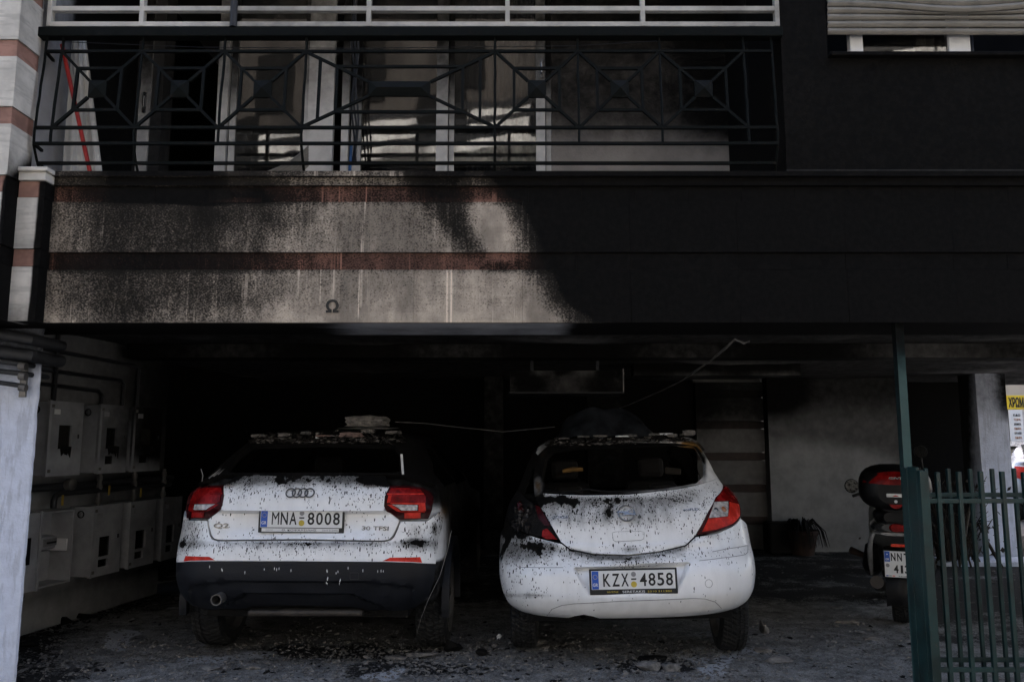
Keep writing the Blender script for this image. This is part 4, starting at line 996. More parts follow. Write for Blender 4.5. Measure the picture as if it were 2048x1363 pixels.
        Ls = Lp.copy(); zr_ = Lp[..., 2]; Ls[..., 1] += .085*sstep(.55, .30, Lp[..., 1]-smooth_interp(zz, s.tab[0], s.tab[1])[:, None])*sstep(rearwin[0]+.03, rearwin[0]-.05, zr_)
        W = s.world(Ls); a, b_ = W.shape[:2]
        F = [(i*b_+j, i*b_+j+1, (i+1)*b_+j+1, (i+1)*b_+j) for i in range(a-1) for j in range(b_-1) if not cut[i, j]]
        m = MB().add(W.reshape(-1, 3), F)
        o = m.build(name, mat, parent, smooth=True, soot=soot, burn=burn, fixn=False)
        # roof: left edge joined to right edge with a slight crown
        T = Lp[-1]; G = []
        for j in range(k-1, 2*k-1, 2):
            p, q = T[2*k-2-j], T[j]; row = []
            for f in np.linspace(0, 1, 13): r = p+(q-p)*f; r = r.copy(); r[2] += .028*(1-(2*f-1)**2)*min(1, abs(q[0]-p[0])); row.append(r)
            G.append(row)
        MB().sheet(s.world(np.array(G))).build('roof', roofmat or mat, parent, smooth='all', soot=soot, burn=burn, fixn=False)
        return o

def wheel(parent, c, r, w, side, rimmat='steel', seg=96, turn=0):
    """a tyre with chevron tread, its rim and spokes; side = +1 when the outer face looks to +x"""
    c = np.array(c, float); hw = w/2
    wh = bpy.data.objects.new('wheel', None); C.objects.link(wh); wh.parent = parent; wh.empty_display_size = .05
    cols = np.array([-1, -.97, -.86, -.62, -.58, -.30, -.26, -.02, .02, .26, .30, .58, .62, .86, .97, 1])
    rad = [.70, .86, .965, .99, .975, 1, .975, 1, 1, .975, 1, .975, .99, .965, .86, .70]
    V = []; n = len(cols)
    for k in range(seg*2):
        for i in range(n):
            rr = r*rad[i]; ph = (k+round(abs(cols[i])*5)) % 4
            if 2 <= i <= n-3 and ph == 0: rr -= .008
            t = 2*math.pi*k/(seg*2); V.append(c+np.array([cols[i]*hw, rr*math.cos(t), rr*math.sin(t)]))
    m = MB().add(V, [(k*n+i, k*n+i+1, ((k+1) % (seg*2))*n+i+1, ((k+1) % (seg*2))*n+i) for k in range(seg*2) for i in range(n-1)])
    def tn(m):
        if turn:
            k, q = math.cos(turn), math.sin(turn); m.V = [c+(v-c)@np.array([[k, q, 0], [-q, k, 0], [0, 0, 1]]) for v in m.V]
        return m
    tn(m).build('tyre', M['rubber'], wh)
    m = MB().lathe([(r*.70, -hw), (r*.62, -hw*.6), (r*.62, hw*.7), (r*.66, hw*.9), (r*.70, hw)], c, (side, 0, 0), 40)
    m.lathe([(0, hw*.55), (.06, hw*.6), (.065, hw*.5), (.065, 0), (0, 0)], c, (side, 0, 0), 20)
    for k in range(5):
        t = 2*math.pi*k/5; m.beam(c+np.array([side*hw*.55, .05*math.cos(t), .05*math.sin(t)]), c+np.array([side*hw*.75, r*.65*math.cos(t), r*.65*math.sin(t)]), .05, .02, (1, 0, 0))
    tn(m).build('rim', M[rimmat], wh)
    return wh

def plate(parent, cs, o, right, up, txt, strip, stripdark, w=.52, h=.113, moto=False):
    right = np.array(right)/np.linalg.norm(right); up = np.array(up)-right*(np.dot(up, right)); up = up/np.linalg.norm(up); nrm = np.cross(right, up)
    o = np.array(o)
    def rect(cx, cy, ww, hh, d0, d1, nm, mat, par, bevel=0):
        a = o+right*(cx-ww/2)+up*(cy-hh/2)+nrm*d0
        P = [a, a+right*ww, a+right*ww+up*hh, a+up*hh]; return MB().prism(P, nrm, d1-d0).build(nm, mat, par, bevel=bevel)
    holder = rect(0, -.011, w+.026, h+.044, 0, .010, 'plate_holder', M['ink'], parent, .004)
    pl = rect(0, 0, w, h, .0105, .0125, 'number_plate', M['plate'], parent, 0)
    rect(-w/2+.024, 0, .042, h-.004, .0128, .0136, 'country_band', M['plateblue'], pl)
    def tx(s_, cx, cy, ww, hh, mat, par=pl, d=.0142, bold=.0): text(s_, 'lettering', mat, par, o+right*cx+up*cy+nrm*d, right, up, ww, hh, .0006, bold)
    tx('GR', -w/2+.024, -.028, .032, .020, M['plate'], bold=.01)
    for k in range(12):
        t = k*math.pi/6; MB().lathe([(0, 0), (.0022, 0), (.0022, .0006), (0, .0006)], o+right*(-w/2+.024+.013*math.cos(t))+up*(.02+.013*math.sin(t))+nrm*.0137, nrm, 5).build('star', M['yellow'], pl)
    a, b_ = txt.split('-'); H = .078
    xs = [-.165, -.109, -.053]
    for ch, x in zip(a, xs): tx(ch, x+.001, 0, .046 if ch != 'I' else .016, H, M['ink'], bold=.0 if ch in 'MW' else .014)
    for ch, x in zip(b_, [.058, .112, .166, .220]): tx(ch, x+.004, 0, .043, H, M['ink'], bold=.014)
    MB().lathe([(0, 0), (.0155, 0), (.0155, .0008), (0, .0008)], o+right*.003+up*.033+nrm*.0137, nrm, 18).build('seal', M['grey'], pl)
    rect(.003, .004, .032, .009, .0137, .0145, 'dash', M['ink'], pl)
    MB().lathe([(0, 0), (.0185, 0), (.0185, .0008), (0, .0008)], o+right*.003+up*(-.028)+nrm*.0137, nrm, 18).build('seal', M['yellow'], pl)
    yb = -h/2-.0155
    if not stripdark: rect(-.004, yb, w-.03, .021, .0105, .0115, 'dealer_strip', M['plate'], holder)
    for s_, cx, ww, hh, mt in strip: tx(s_, cx, yb, ww, hh, M[mt], holder, .0122)
    return pl

def rings(parent, o, right, up, r, tube, dx, mat):
    right = np.array(right); up = np.array(up); m = MB()
    for k in range(4):
        c = np.array(o)+right*(k-1.5)*dx; m.tube([c+right*r*math.cos(t)+up*r*math.sin(t) for t in np.linspace(0, 2*math.pi, 33)], tube, 8, False)
    return m.build('ring_emblem', M[mat], parent, smooth='all')
def mirror(P): return [(-u, z) for u, z in P][::-1]
def sym(half): return half+mirror(half)
def gauss(x, y, cx, cy, rx, ry): return np.exp(-((x-cx)/rx)**2-((y-cy)/ry)**2)

def interior(parent, s, zf, seats):
    """charred seats, steering wheel and floor seen through the empty rear window"""
    W = lambda p: s.world(np.array(p, float))
    def box(a, b_, nm, mat, bev=.03):
        m = MB().box(a, b_); m.V = [W(v) for v in m.V]; return m.build(nm, M[mat], parent, bevel=bev)
    box((-.66, .25, .30), (.66, 3.2, .36), 'floor_pan', 'char', .005)
    for x in (-.38, .38):
        q = box((x-.22, 2.05, .55), (x+.22, 2.2, 1.10), 'front_seat', 'seat', .05); box((x-.12, 2.06, 1.13), (x+.12, 2.16, 1.30), 'headrest', 'seat', .04)
    box((-.62, .98, .50), (.62, 1.14, .96), 'rear_seat', 'seat', .05)
    for x in (-.36, .36): box((x-.11, 1.0, .98), (x+.11, 1.1, 1.13), 'headrest', 'seat', .04)
    box((-.68, 2.75, .62), (.68, 3.05, .98), 'dashboard', 'char', .05)
    m = MB().tube([W((-.38+.18*math.cos(t), 2.68+.05*math.sin(t), .98+.17*math.sin(t))) for t in np.linspace(0, 2*math.pi, 25)], .014, 8, False); m.build('steering_wheel', M['char'], parent, smooth='all')

def suv():
    zs = [.34, .37, .42, .50, .60, .655, .70, .77, .80, .90, .985, 1.00, 1.08, 1.15, 1.195, 1.24, 1.32, 1.41, 1.465, 1.49]
    yr = [.15, .085, .045, .015, .0, .002, .006, .022, .035, .055, .062, .058, .078, .125, .185, .235, .345, .475, .55, .66]
    w = [.76, .80, .838, .862, .873, .873, .872, .870, .868, .864, .856, .853, .835, .80, .755, .725, .675, .61, .56, .50]
    yf = [4.10, 4.13, 4.16, 4.18, 4.18, 4.18, 4.17, 4.16, 4.15, 4.08, 3.2, 3.12, 2.98, 2.86, 2.78, 2.70, 2.58, 2.42, 2.30, 2.20]
    s = CarSurf(-1.342, 5.12, zs, yr, w, yf, .34, 3.0, rotz=R(-2))
    Z = lambda *P: [(330+a/2.725, 800+b_/2.725) for a, b_ in P]
    z3 = lambda *P: [(740+a/3.786, 940+b_/3.786) for a, b_ in P]
    t = thing('white_suv', 'white SUV with a burnt out black roof and number plate MNA 8008', 'car', (-1.345, 5.12, 0))
    # recess of the number plate below the crease
    def rec(u, z):
        a = np.abs(u); lat = 1-sstep(.41, .63, a+(.985-z)*.55); return .034*lat*sstep(.990, .976, z)*(1-sstep(.90, .80, z)*.0)*sstep(.775, .89, z)
    s.disp.append(rec)
    s.disp.append(lambda u, z: -.010*np.exp(-((z-.995)/.012)**2))
    def so(W):
        x, y = proj(W); d = np.full(len(W), .05)
        d += .55*sstep(985, 958, y)*(y > 930)*(.5+.5*np.abs(np.sin(x*.035))); d += .18*sstep(1015, 985, y)*(y > 940)
        d += .60*gauss(x, y, 620, 1086, 240, 7)+.25*gauss(x, y, 620, 1098, 260, 12)
        d += .42*sstep(795, 830, x)*sstep(1030, 1060, y)*sstep(1118, 1090, y)+.45*sstep(420, 385, x)*sstep(1030, 1045, y)*sstep(1120, 1085, y)
        d += 1.15*gauss(x, y, 828, 1084, 20, 5)
        d += 1.6*sstep(705, 740, x)*sstep(976, 962, y)+1.2*sstep(485, 455, x)*sstep(974, 958, y)+.35*gauss(x, y, 640, 955, 200, 9)+1.6*sstep(838, 872, x+ (y-985)*.2)*sstep(1010, 970, y)
        d += .75*gauss(x, y, 869, 1056, 4, 10)+.35*sstep(862, 885, x)*sstep(1090, 1040, y)
        d += 1.4*sstep(951, 947, y)
        return d
    def bu(W):
        x, y = proj(W); return .55*gauss(x, y, 735, 968, 26, 10)+.5*gauss(x, y, 458, 970, 22, 9)+.75*gauss(x, y, 884, 1012, 16, 34)+.35*gauss(x, y, 850, 1075, 16, 10)
    def sb(W):   # the shell: burnt everywhere but low at the tail
        x, y = proj(W); return .95+.4*sstep(960, 930, y)-1.0*sstep(905, 875, x)*sstep(1000, 1035, y)*(W[:, 1] < 6.0)*(W[:, 2] > .66)
    s.shell(t, M['burnt_paint'], [(.78, .36), (3.36, .36)], .385, (1.19, 1.46, .86), [(.75, 1.45, 1.10, 1.40), (1.52, 2.35, 1.08, 1.42)], (1.0, 1.46), soot=sb, burn=lambda W: .8*gauss(*proj(W), 890, 1010, 14, 40))
    lt = s.uz(z3((150, 128), (290, 130), (385, 142), (455, 180), (468, 215), (458, 300), (432, 368), (222, 372), (130, 305), (106, 272), (112, 200)))
    hb = s.uz(Z((740, 408), (1000, 410), (1200, 418), (1226, 478), (1206, 540), (1196, 594), (1275, 653), (1262, 692), (1240, 738), (1222, 756), (1195, 764), (740, 757)))
    hb[0] = (0.0, hb[0][1]); hb[-1] = (0.0, hb[-1][1])
    hatch = hb[::-1]+mirror(hb[::-1])[1:-1] if False else hb[:-1]+[hb[-1]]+mirror(hb[1:-1])
    h = s.panel('tailgate', M['white_paint'], t, hatch, soot=so, burn=bu, step=.014)
    bo = s.uz(Z((740, 766), (1200, 773), (1235, 762), (1252, 742), (1270, 700), (1283, 660), (1425, 659), (1450, 640)))
    bo[0] = (0.0, bo[0][1])
    # round the corner to the wheel arch
    ue = [u for u, z in s.uz([(880, 1120)])][0]
    zl = s.uz([(603, 1121.5)])[0][1]
    zline = s.uz([(603, 1121.5), (690, 1122.3), (766, 1122.7), (820, 1124), (864, 1126.5)]); zline[0] = (0.0, zline[0][1]); ue = zline[-1][0]+.02; zline.append((ue, zline[-1][1]-.003)); up_ = lambda u: float(np.interp(abs(u), [p[0] for p in zline], [p[1] for p in zline]))
    arch = [(ue+.02, .80), (ue+.015, .74)]+[(u, z+.002) for u, z in zline[::-1][:-1]]
    half = bo+[(ue+.05, .97), (ue+.10, .93), (ue+.06, .86)]+arch+[(0.0, zl+.002)]
    bump = half+mirror(half[1:-1])
    rf = s.uz(Z((1186, 882), (1226, 856), (1388, 853), (1398, 884), (1345, 883), (1290, 883), (1238, 882))); rf = [(u, max(z, up_(u)+.005)) for u, z in rf]
    def hole(P, k=1.0): return P
    s.panel('bumper', M['white_paint'], t, bump, holes=[rf, mirror(rf)], soot=so, burn=bu, step=.016)
    for P in (rf, mirror(rf)):
        s.panel('reflector', M['redbright'], t, [(u*1.0, z) for u, z in P], off=.009, rim=.008, step=.02)
    # cladding
    cl = [(0.0, zl-.002), (ue, zl-.002), (ue-.015, .55), (ue-.06, .45), (ue-.14, .40), (.62, .375), (.36, .385), (.30, .43), (-.30, .43), (-.36, .385)]
    half = [(u, z-.002) for u, z in zline]+[(ue-.012, .55), (ue-.05, .46), (ue-.14, .395), (.66, .372), (.42, .372), (.33, .395), (0.0, .405)]
    s.disp.append(lambda u, z: .022*sstep(.565, .555, z+.25*np.maximum(0, np.abs(u)-.42)**1.5)*(np.abs(u) < .72)*sstep(.80, .70, np.abs(u)*1.0+(.56-z)*.2))
    s.disp.append(lambda u, z: .05*sstep(.49, .475, z+.5*np.maximum(0, np.abs(u)-.34))*sstep(.60, .5, np.abs(u)))
    s.panel('lower_cladding', M['cladding'], t, half+mirror(half[1:-1]), off=.012, step=.016)
    o, r_, u_ = s.frame(.36, .60, .0135)
    MB().tube([o+r_*a+u_*b_ for a, b_ in ((-.026, -.02), (.026, -.02), (.026, .02), (-.026, .02), (-.026, -.02))], .0018, 5).build('tow_eye_cover', M['gap'], t)
    sn = s.uz(Z((887, 820), (1310, 823)))
    for u, z_ in sn+[(-u, z) for u, z in sn]:
        o, r_, u_ = s.frame(u, z_, .0125); nn = np.cross(r_, u_); MB().lathe([(0, .001), (.010, .001), (.012, -.002)], o, nn, 14).build('parking_sensor', M['plate'], t)
    # tail lamps
    for sg, P, lab in ((1, lt, 'red tail lamp streaked with soot, scorched at its outer edge'), (-1, mirror(lt), 'red tail lamp dulled by smoke')):
        k = s.panel('tail_lamp', M['darklens'], t, P, off=.016, rim=.02, step=.02); k['label'] = lab
        f = (lambda Q: Q) if sg > 0 else mirror
        br = 'redbright' if sg > 0 else 'redlens'
        main = f(s.uz(z3((160, 145), (290, 146), (375, 158), (410, 200), (412, 250), (300, 252), (155, 250), (130, 240), (140, 175))))
        s.panel('lens', M['redlens'], k, main, off=.019, rim=.004, step=.02)
        for q in (((130, 183), (395, 183), (397, 191), (128, 192)), ((140, 196), (165, 196), (150, 250), (128, 250)), ((150, 250), (405, 250), (412, 303), (400, 308), (360, 302), (360, 262), (158, 258))):
            s.panel('light_bar', M[br], k, f(s.uz(z3(*q))), off=.022, rim=.004, step=.02)
        s.panel('light_bar', M[br], k, f(s.uz(z3((128, 262), (158, 262), (232, 300), (350, 300), (400, 310), (405, 318), (228, 312)))), off=.022, rim=.004, step=.02)
        s.panel('reversing_lens', M['clear'], k, f(s.uz(z3((166, 262), (352, 266), (352, 296), (238, 296)))), off=.021, rim=.004, step=.02)
        s.panel('fog_lens', M[br], k, f(s.uz(z3((258, 320), (374, 320), (374, 362), (258, 362)))), off=.021, rim=.004, step=.02)
    # plate, emblem, lettering
    o, r_, u_ = s.frame(0.0, .905, .018); c = s.uz([(603, 1036)])[0]; o = s.P(np.array([c[0]]), np.array([c[1]]), .0)[0]+np.array([0, -.030, 0])
    plate(t, s, o, (1, 0, -.010), (0, .04, 1), 'MNA-8008', (('\u0398. \u039a\u039f\u03a8\u0391\u03a7\u0395\u0399\u039b\u0397\u03a3', -.01, .22, .013, 'ink'), ('2310 313496', .185, .10, .010, 'grey'), ('\u25cb\u25cb\u25cb\u25cb', -.20, .045, .009, 'grey')), False)
    c = s.uz([(601.5, 987)])[0]; o, r_, u_ = s.frame(*c, .018); rings(t, o, r_, u_, .0295, .0042, .0405, 'darkchrome')
    c = s.uz([(444, 1051.5)])[0]; o, r_, u_ = s.frame(*c, .0125); text('Q2', 'badge', M['chrome'], t, o, r_, u_, .098, .036, .004, .02)
    c = s.uz([(750, 1056.5)])[0]; o, r_, u_ = s.frame(*c, .0125); text('30 TFSI', 'badge', M['chrome'], t, o, r_, u_, .175, .026, .004, .01)
    # window surround, burnt
    wi = s.uz([(640, 948), (790, 949), (800, 945), (803, 912), (790, 893), (640, 889)]); wi[0] = (0, wi[0][1]); wi[-1] = (0, wi[-1][1])
    wo_ = s.uz([(640, 949.5), (800, 951), (870, 972), (864, 930), (846, 890), (828, 872), (640, 868)]); wo_[0] = (0, wo_[0][1]-.0); wo_[-1] = (0, wo_[-1][1])
    wi = [(u, z+.006 if i < 3 else z) for i, (u, z) in enumerate(wi)]
    s.panel('window_frame', M['burnt_paint'], t, wo_+mirror(wo_[1:-1]), holes=[wi+mirror(wi[1:-1])], off=.010, rim=.03, step=.022, soot=lambda W: np.full(len(W), 1.05))
    # light trim slivers left of the burnt D pillars
    a = at(803, 908, 5.42); b_ = at(806, 948, 5.36); MB().beam(a, b_, .014, .008, (0, 1, 0)).build('trim_strip', M['cloth'], t)
    for q in range(3): a = at(462-q*9, 930+q*3, 5.5); b_ = at(436-q*9, 948+q*4, 5.42); MB().beam(a, b_, .010, .005, (0, 1, 0)).build('trim_strip', M['wire'], t)
    MB().tube([at(404, 962, 5.42), at(406, 950, 5.42), at(402, 937, 5.42)], .003, 5).build('trim_strip', M['wire'], t)
    interior(t, s, .4, None)
    m = MB(); rr = random.Random(9)
    for a, b_ in ((250, 905), (315, 920), (318, 926), (440, 935), (545, 920), (600, 915), (612, 919), (625, 916), (690, 925), (885, 926), (887, 932), (890, 965), (888, 970), (880, 990), (882, 996), (935, 940), (945, 932), (958, 975), (955, 982), (948, 995), (1000, 912), (1080, 925), (1160, 930), (1178, 927), (1190, 930)):
        u, z = s.uz(Z((a, b_)))[0]; o = s.P(np.array([u]), np.array([z]), .0125)[0]; m.tube([o+np.array([0, 0, .008]), o, o-np.array([0, 0, rr.uniform(.006, .012)])], [.0012, .003, .001], 5)
    kind(m.build('ash_flecks', M['plate'], t), 'stuff')
    # wheels, exhaust, axle
    for x, y, sd in ((-.79, .78, -1), (.79, .78, 1), (-.79, 3.36, -1), (.79, 3.36, 1)): wheel(t, s.world(np.array([x*.975, y, .338])), .338, .215, sd, turn=R(-2))
    for sd in (-1, 1):
        P = [s.world(np.array([sd*(.885), .78+.375*math.cos(a), .36+.375*math.sin(a)])) for a in np.linspace(-.25, math.pi+.2, 30)]
        m = MB()
        for i in range(len(P)-1): m.beam(P[i], P[i+1]+(P[i+1]-P[i])*.15, .05, .05, (1, 0, 0))
        m.build('wheel_arch', M['cladding'], t)
        m = MB(); n = 24; V = []
        for i in range(n+1):
            a = .35+(math.pi-.7)*i/n
            for xx in (.60, .87): V.append(s.world(np.array([sd*xx, .78+.40*math.cos(a), .36+.40*math.sin(a)])))
        m.add(V, [(2*i, 2*i+1, 2*i+3, 2*i+2) for i in range(n)]).build('arch_liner', M['char'], t)
    o = at(432, 1199, 5.10); m = MB().lathe([(.029, 0), (.034, 0), (.034, .20), (.029, .20), (.029, .0)], o, (0, 1, 0), 24); m.build('exhaust_pipe', M['steel'], t, smooth=True)
    MB().box((-1.345-.33, 5.21, .335), (-1.345+.40, 5.3, .372)).build('rear_silencer', M['rust'], t, bevel=.015)
    MB().box((-1.345-.62, 5.6, .33), (-1.345+.62, 8.9, .37)).build('underbody', M['char'], t)
    # wire dangling at the right wheel
    o = MB().tube([at(903, 1060, 5.25), at(895, 1100, 5.22), at(880, 1150, 5.2), at(858, 1195, 5.2), at(842, 1235, 5.25), at(832, 1272, 5.4)], .0016, 4).build('loose_wire', M['wire']); tag(o, 'thin bare wire trailing from the right rear wheel arch of the SUV', 'wire')
    return s, t
SUV, suv_o = suv()

def hatchback():
    zs = [.345, .37, .42, .50, .60, .68, .715, .76, .85, .95, 1.02, 1.07, 1.12, 1.20, 1.29, 1.37, 1.425, 1.455]
    yr = [.13, .075, .03, .0, .008, .045, .075, .105, .135, .165, .20, .235, .285, .37, .465, .545, .60, .72]
    w = [.71, .755, .80, .828, .843, .844, .843, .842, .836, .817, .793, .765, .735, .70, .665, .63, .585, .52]
    yf = [3.92, 3.95, 3.98, 4.0, 4.0, 3.99, 3.98, 3.95, 3.7, 2.95, 2.85, 2.78, 2.70, 2.58, 2.46, 2.34, 2.22, 2.1]
    s = CarSurf(.760, 5.13, zs, yr, w, yf, .42, 2.5, roll=R(1.7), pivot=(.7, .0), rotz=R(-3.5))
    Z = lambda *P: [(980+a/2.672, 790+b_/2.672) for a, b_ in P]
    B3 = lambda *P: [(1020+a/4.0157, 1060+b_/4.0157) for a, b_ in P]
    t = thing('white_hatchback', 'white hatchback with black spatters, empty rear window and number plate KZX 4858', 'car', (.763, 5.13, 0))
    rp = s.uz(B3((498, 300), (1452, 258), (1340, 500), (630, 522)))
    def recess(u, z):
        P = np.stack([np.ravel(u), np.ravel(z)], -1); i = inpoly(P[:, 0], P[:, 1], rp); d = segdist(P, rp)
        # sheer step under the top edge, soft towards the foot
        top = np.interp(P[:, 0], [rp[0][0], rp[1][0]], [rp[0][1], rp[1][1]])-P[:, 1]
        return (.050*sstep(0, .02, d)*i*np.clip(1.15-top/.17, .1, 1)).reshape(np.shape(u))
    s.disp.append(recess)
    hd = s.uz(B3((822, 22), (850, 14), (1050, 10), (1078, 20), (1070, 70), (1050, 80), (850, 92), (830, 80)))
    hc = np.mean(hd, 0)
    s.disp.append(lambda u, z: .010*np.exp(-((u-hc[0])/.13)**2-((z-hc[1]+.055)/.022)**2))
    s.disp.append(lambda u, z: -.010*np.exp(-((z-.78-.06*u*u)/.016)**2)*sstep(.60, .45, np.abs(u)))
    def so(W):
        x, y = proj(W); d = np.full(len(W), .07)
        d += .50*sstep(985, 1000, y)*sstep(1075, 1030, y)*sstep(1460, 1300, x)
        d += .50*gauss(x, y, 1110, 997, 40, 13)+.40*gauss(x, y, 1370, 985, 50, 14)+.22*gauss(x, y, 1250, 1000, 130, 12)
        d += 1.0*gauss(x, y, 1122, 998, 7, 6)
        hb_ = np.interp(x, [1110, 1140, 1186, 1257, 1317, 1369, 1390], [1080, 1097, 1108, 1112, 1104, 1091, 1072])
        d += 1.1*np.exp(-((y-hb_-3)/5.0)**2)*sstep(1120, 1160, x)*sstep(1400, 1360, x)*(.55+.45*sstep(1300, 1200, x))
        d += .35*np.exp(-((y-hb_-14)/12)**2)*sstep(1400, 1360, x)
        d += .6*gauss(x, y, 1260, 1098, 24, 8)
        d += .50*sstep(1150, 1070, x)*sstep(1070, 1085, y)*sstep(1140, 1110, y)+.4*gauss(x, y, 1412, 1070, 34, 12)+.25*gauss(x, y, 1430, 1105, 40, 10)
        d += .45*sstep(1125, 1080, x)*gauss(x, y, 1060, 1190, 90, 5)+.12*sstep(1100, 1050, x)
        d += .4*gauss(x, y, 1215, 1027, 10, 10)
        d += 1.5*sstep(1090, 1068, x+.25*(y-1000))*sstep(1084, 1066, y)*(y > 940)
        d -= .05*sstep(1120, 1150, y)*sstep(1130, 1200, x); d *= 1-.9*sstep(1190, 1205, y)
        return d
    def bu(W):
        x, y = proj(W); return .45*gauss(x, y, 1078, 992, 20, 14)+.35*gauss(x, y, 1420, 975, 26, 14)
    def sb(W):
        x, y = proj(W); return 1.0-.9*sstep(1410, 1425, x)*sstep(912, 925, y)*(W[:, 1] < 6.3)+.3*sstep(1080, 1060, x)
    s.shell(t, M['burnt_paint'], [(.66, .30), (3.15, .30)], .35, (1.10, 1.415, .90), [(.85, 1.5, 1.02, 1.36), (1.56, 2.2, 1.0, 1.38)], (1.0, 1.42), soot=sb)
    ham = s.uz(Z((245, 556), (300, 640), (382, 783), (432, 822), (550, 849), (740, 855), (900, 836), (1040, 800), (1092, 752), (1162, 622), (1236, 482), (1208, 452), (1152, 472), (1100, 488), (1000, 508), (740, 537), (500, 541), (275, 530)))
    h = s.panel('tailgate', M['white_paint'], t, ham, holes=[hd], soot=so, burn=bu, step=.014)
    s.panel('handle', M['white_paint'], h, hd, off=.015, rim=.012, soot=so, step=.014)
    s.line('handle_gap', M['gap'], h, hd+[hd[0]], .0025, .012)
    # bumper
    top = s.uz(Z((1205, 742), (1292, 702), (1330, 662)))
    mid = s.uz(Z((385, 795), (432, 832), (550, 858), (740, 864), (900, 845), (1042, 809), (1098, 758)))
    zb = .35
    ue = 1.10
    right = [(ue, .80), (ue+.02, .66), (ue-.02, .52), (ue-.08, .42), (.86, .372), (.6, .352)]
    low = [(.25, .352), (-.20, .352), (-.24, .372), (-.30, .385), (-.36, .372), (-.40, .352)]
    zt = top[-1][1]
    bumper = mid+top+right+low+mirror(right)+[(-u, z) for u, z in top[::-1]]
    s.panel('bumper', M['white_paint'], t, bumper, soot=so, burn=bu, step=.014)
    # moulding lines
    s.line('moulding', M['softgap'], t, s.uz(B3((300, 668), (340, 620), (420, 590), (520, 578), (900, 558), (1300, 545), (1480, 536), (1560, 540), (1640, 562), (1690, 610))), .0028, .0112)
    s.line('moulding', M['softgap'], t, s.uz(B3((1515, 250), (1700, 228), (1880, 200), (1898, 180), (1898, 122), (1740, 152), (1620, 178))), .0025, .0112)
    s.line('moulding', M['softgap'], t, s.uz(B3((430, 303), (250, 303), (75, 298), (40, 270), (28, 218))), .0025, .0112)
    for a, r in (((208, 347), .010), ((617, 265), .010), ((1318, 236), .010), ((1747, 270), .010), ((1590, 424), .024)):
        c = s.uz(B3(a))[0]; o, r_, u_ = s.frame(*c, .0125); MB().tube([o+r_*r*math.cos(q)+u_*r*math.sin(q) for q in np.linspace(0, 2*math.pi, 25)], .0013, 5, False).build('parking_sensor' if r < .02 else 'tow_eye_cover', M['softgap'], t, smooth='all')
    # tail lamps
    lt = s.uz(Z((1264, 478), (1312, 540), (1330, 612), (1326, 660), (1290, 696), (1205, 730), (1100, 748), (1152, 640), (1200, 552), (1240, 486)))
    def lamp(P, lab, burnt):
        k = s.panel('tail_lamp', M['char' if burnt else 'darklens'], t, P, off=.016 if not burnt else .006, rim=.02, step=.02); k['label'] = lab; return k
    k = lamp(lt, 'intact red tail lamp with a clear inner lens', False)
    s.panel('lens', M['redbright'], k, s.uz(Z((1190, 585), (1160, 662), (1262, 652), (1270, 576), (1318, 590), (1322, 650), (1285, 688), (1205, 718), (1128, 732))), off=.020, rim=.004, step=.02)
    s.panel('lens', M['redlens'], k, s.uz(Z((1262, 494), (1300, 544), (1314, 586), (1266, 570), (1194, 574), (1212, 546), (1240, 504))), off=.020, rim=.004, step=.02)
    cl = s.uz(Z((1192, 577), (1263, 575), (1260, 649), (1162, 659))); q = s.panel('reversing_lens', M['clear'], k, cl, off=.021, rim=.005, step=.02)
    c = s.uz(Z((1240, 615)))[0]; o, r_, u_ = s.frame(*c, .0215); MB().lathe([(0, .004), (.016, .003), (.02, 0)], o, np.cross(r_, u_), 14).build('bulb', M['amber'], q, smooth='all')
    c = s.uz(Z((1200, 618)))[0]; o, r_, u_ = s.frame(*c, .0215); MB().lathe([(0, .004), (.012, .003), (.016, 0)], o, np.cross(r_, u_), 14).build('bulb', M['chrome'], q, smooth='all')
    lb = mirror(lt); k = lamp(lb, 'burnt out tail lamp, melted black with one red scrap left', True)
    s.panel('lens', M['redlens'], k, s.uz(Z((285, 722), (308, 712), (335, 742), (362, 772), (300, 768), (280, 755))), off=.014, rim=.006, step=.02)
    s.panel('lens', M['darklens'], k, s.uz(Z((245, 590), (268, 600), (330, 700), (300, 700), (262, 660))), off=.012, rim=.006, step=.02)
    M['melt'] = plain('melted_black_plastic', (.012, .010, .010), .3, var=.5, scale=30, bmp=.6, spec=.5)
    r2 = random.Random(3); P = np.array(lb); cen = P.mean(0)
    for q in range(34):   # melted blobs in the lamp
        a = r2.uniform(0, 6.28); rr = r2.uniform(0, .8); u, z = cen[0]+rr*.11*math.cos(a), cen[1]+rr*.11*math.sin(a)
        o, r_, u_ = s.frame(u, z, .008); m = MB(); e = r2.uniform(.010, .03)
        m.tube([o+u_*e, o+np.array([0, -r2.uniform(.006, .022), 0]), o-u_*e*1.6], [e*.3, e*.8, e*.25], 7); m.build('melted_plastic', M['melt'] if q % 9 else M['darklens'], k, smooth=True)
    # window surround
    wi = s.uz(Z((300, 335), (335, 300), (500, 270), (740, 252), (1000, 256), (1105, 275), (1142, 335), (1146, 425), (1100, 476), (900, 508), (600, 528), (400, 528), (300, 505), (280, 440)))
    wo_ = s.uz(Z((252, 335), (322, 270), (600, 236), (740, 228), (900, 228), (1080, 248), (1148, 298), (1205, 448), (1150, 468), (1100, 484), (1000, 504), (740, 533), (500, 537), (275, 526), (242, 548), (236, 440)))
    def sw(W):
        x, y = proj(W); return .75+.35*sstep(1300, 1200, x)-1.25*sstep(1408, 1424, x)*sstep(905, 925, y)-.85*gauss(x, y, 1390, 892, 50, 10)-.35*gauss(x, y, 1250, 884, 150, 5)-.2*gauss(x, y, 1086, 912, 12, 14)-.5*gauss(x, y, 1076, 972, 10, 22)-.45*gauss(x, y, 1400, 962, 20, 10)
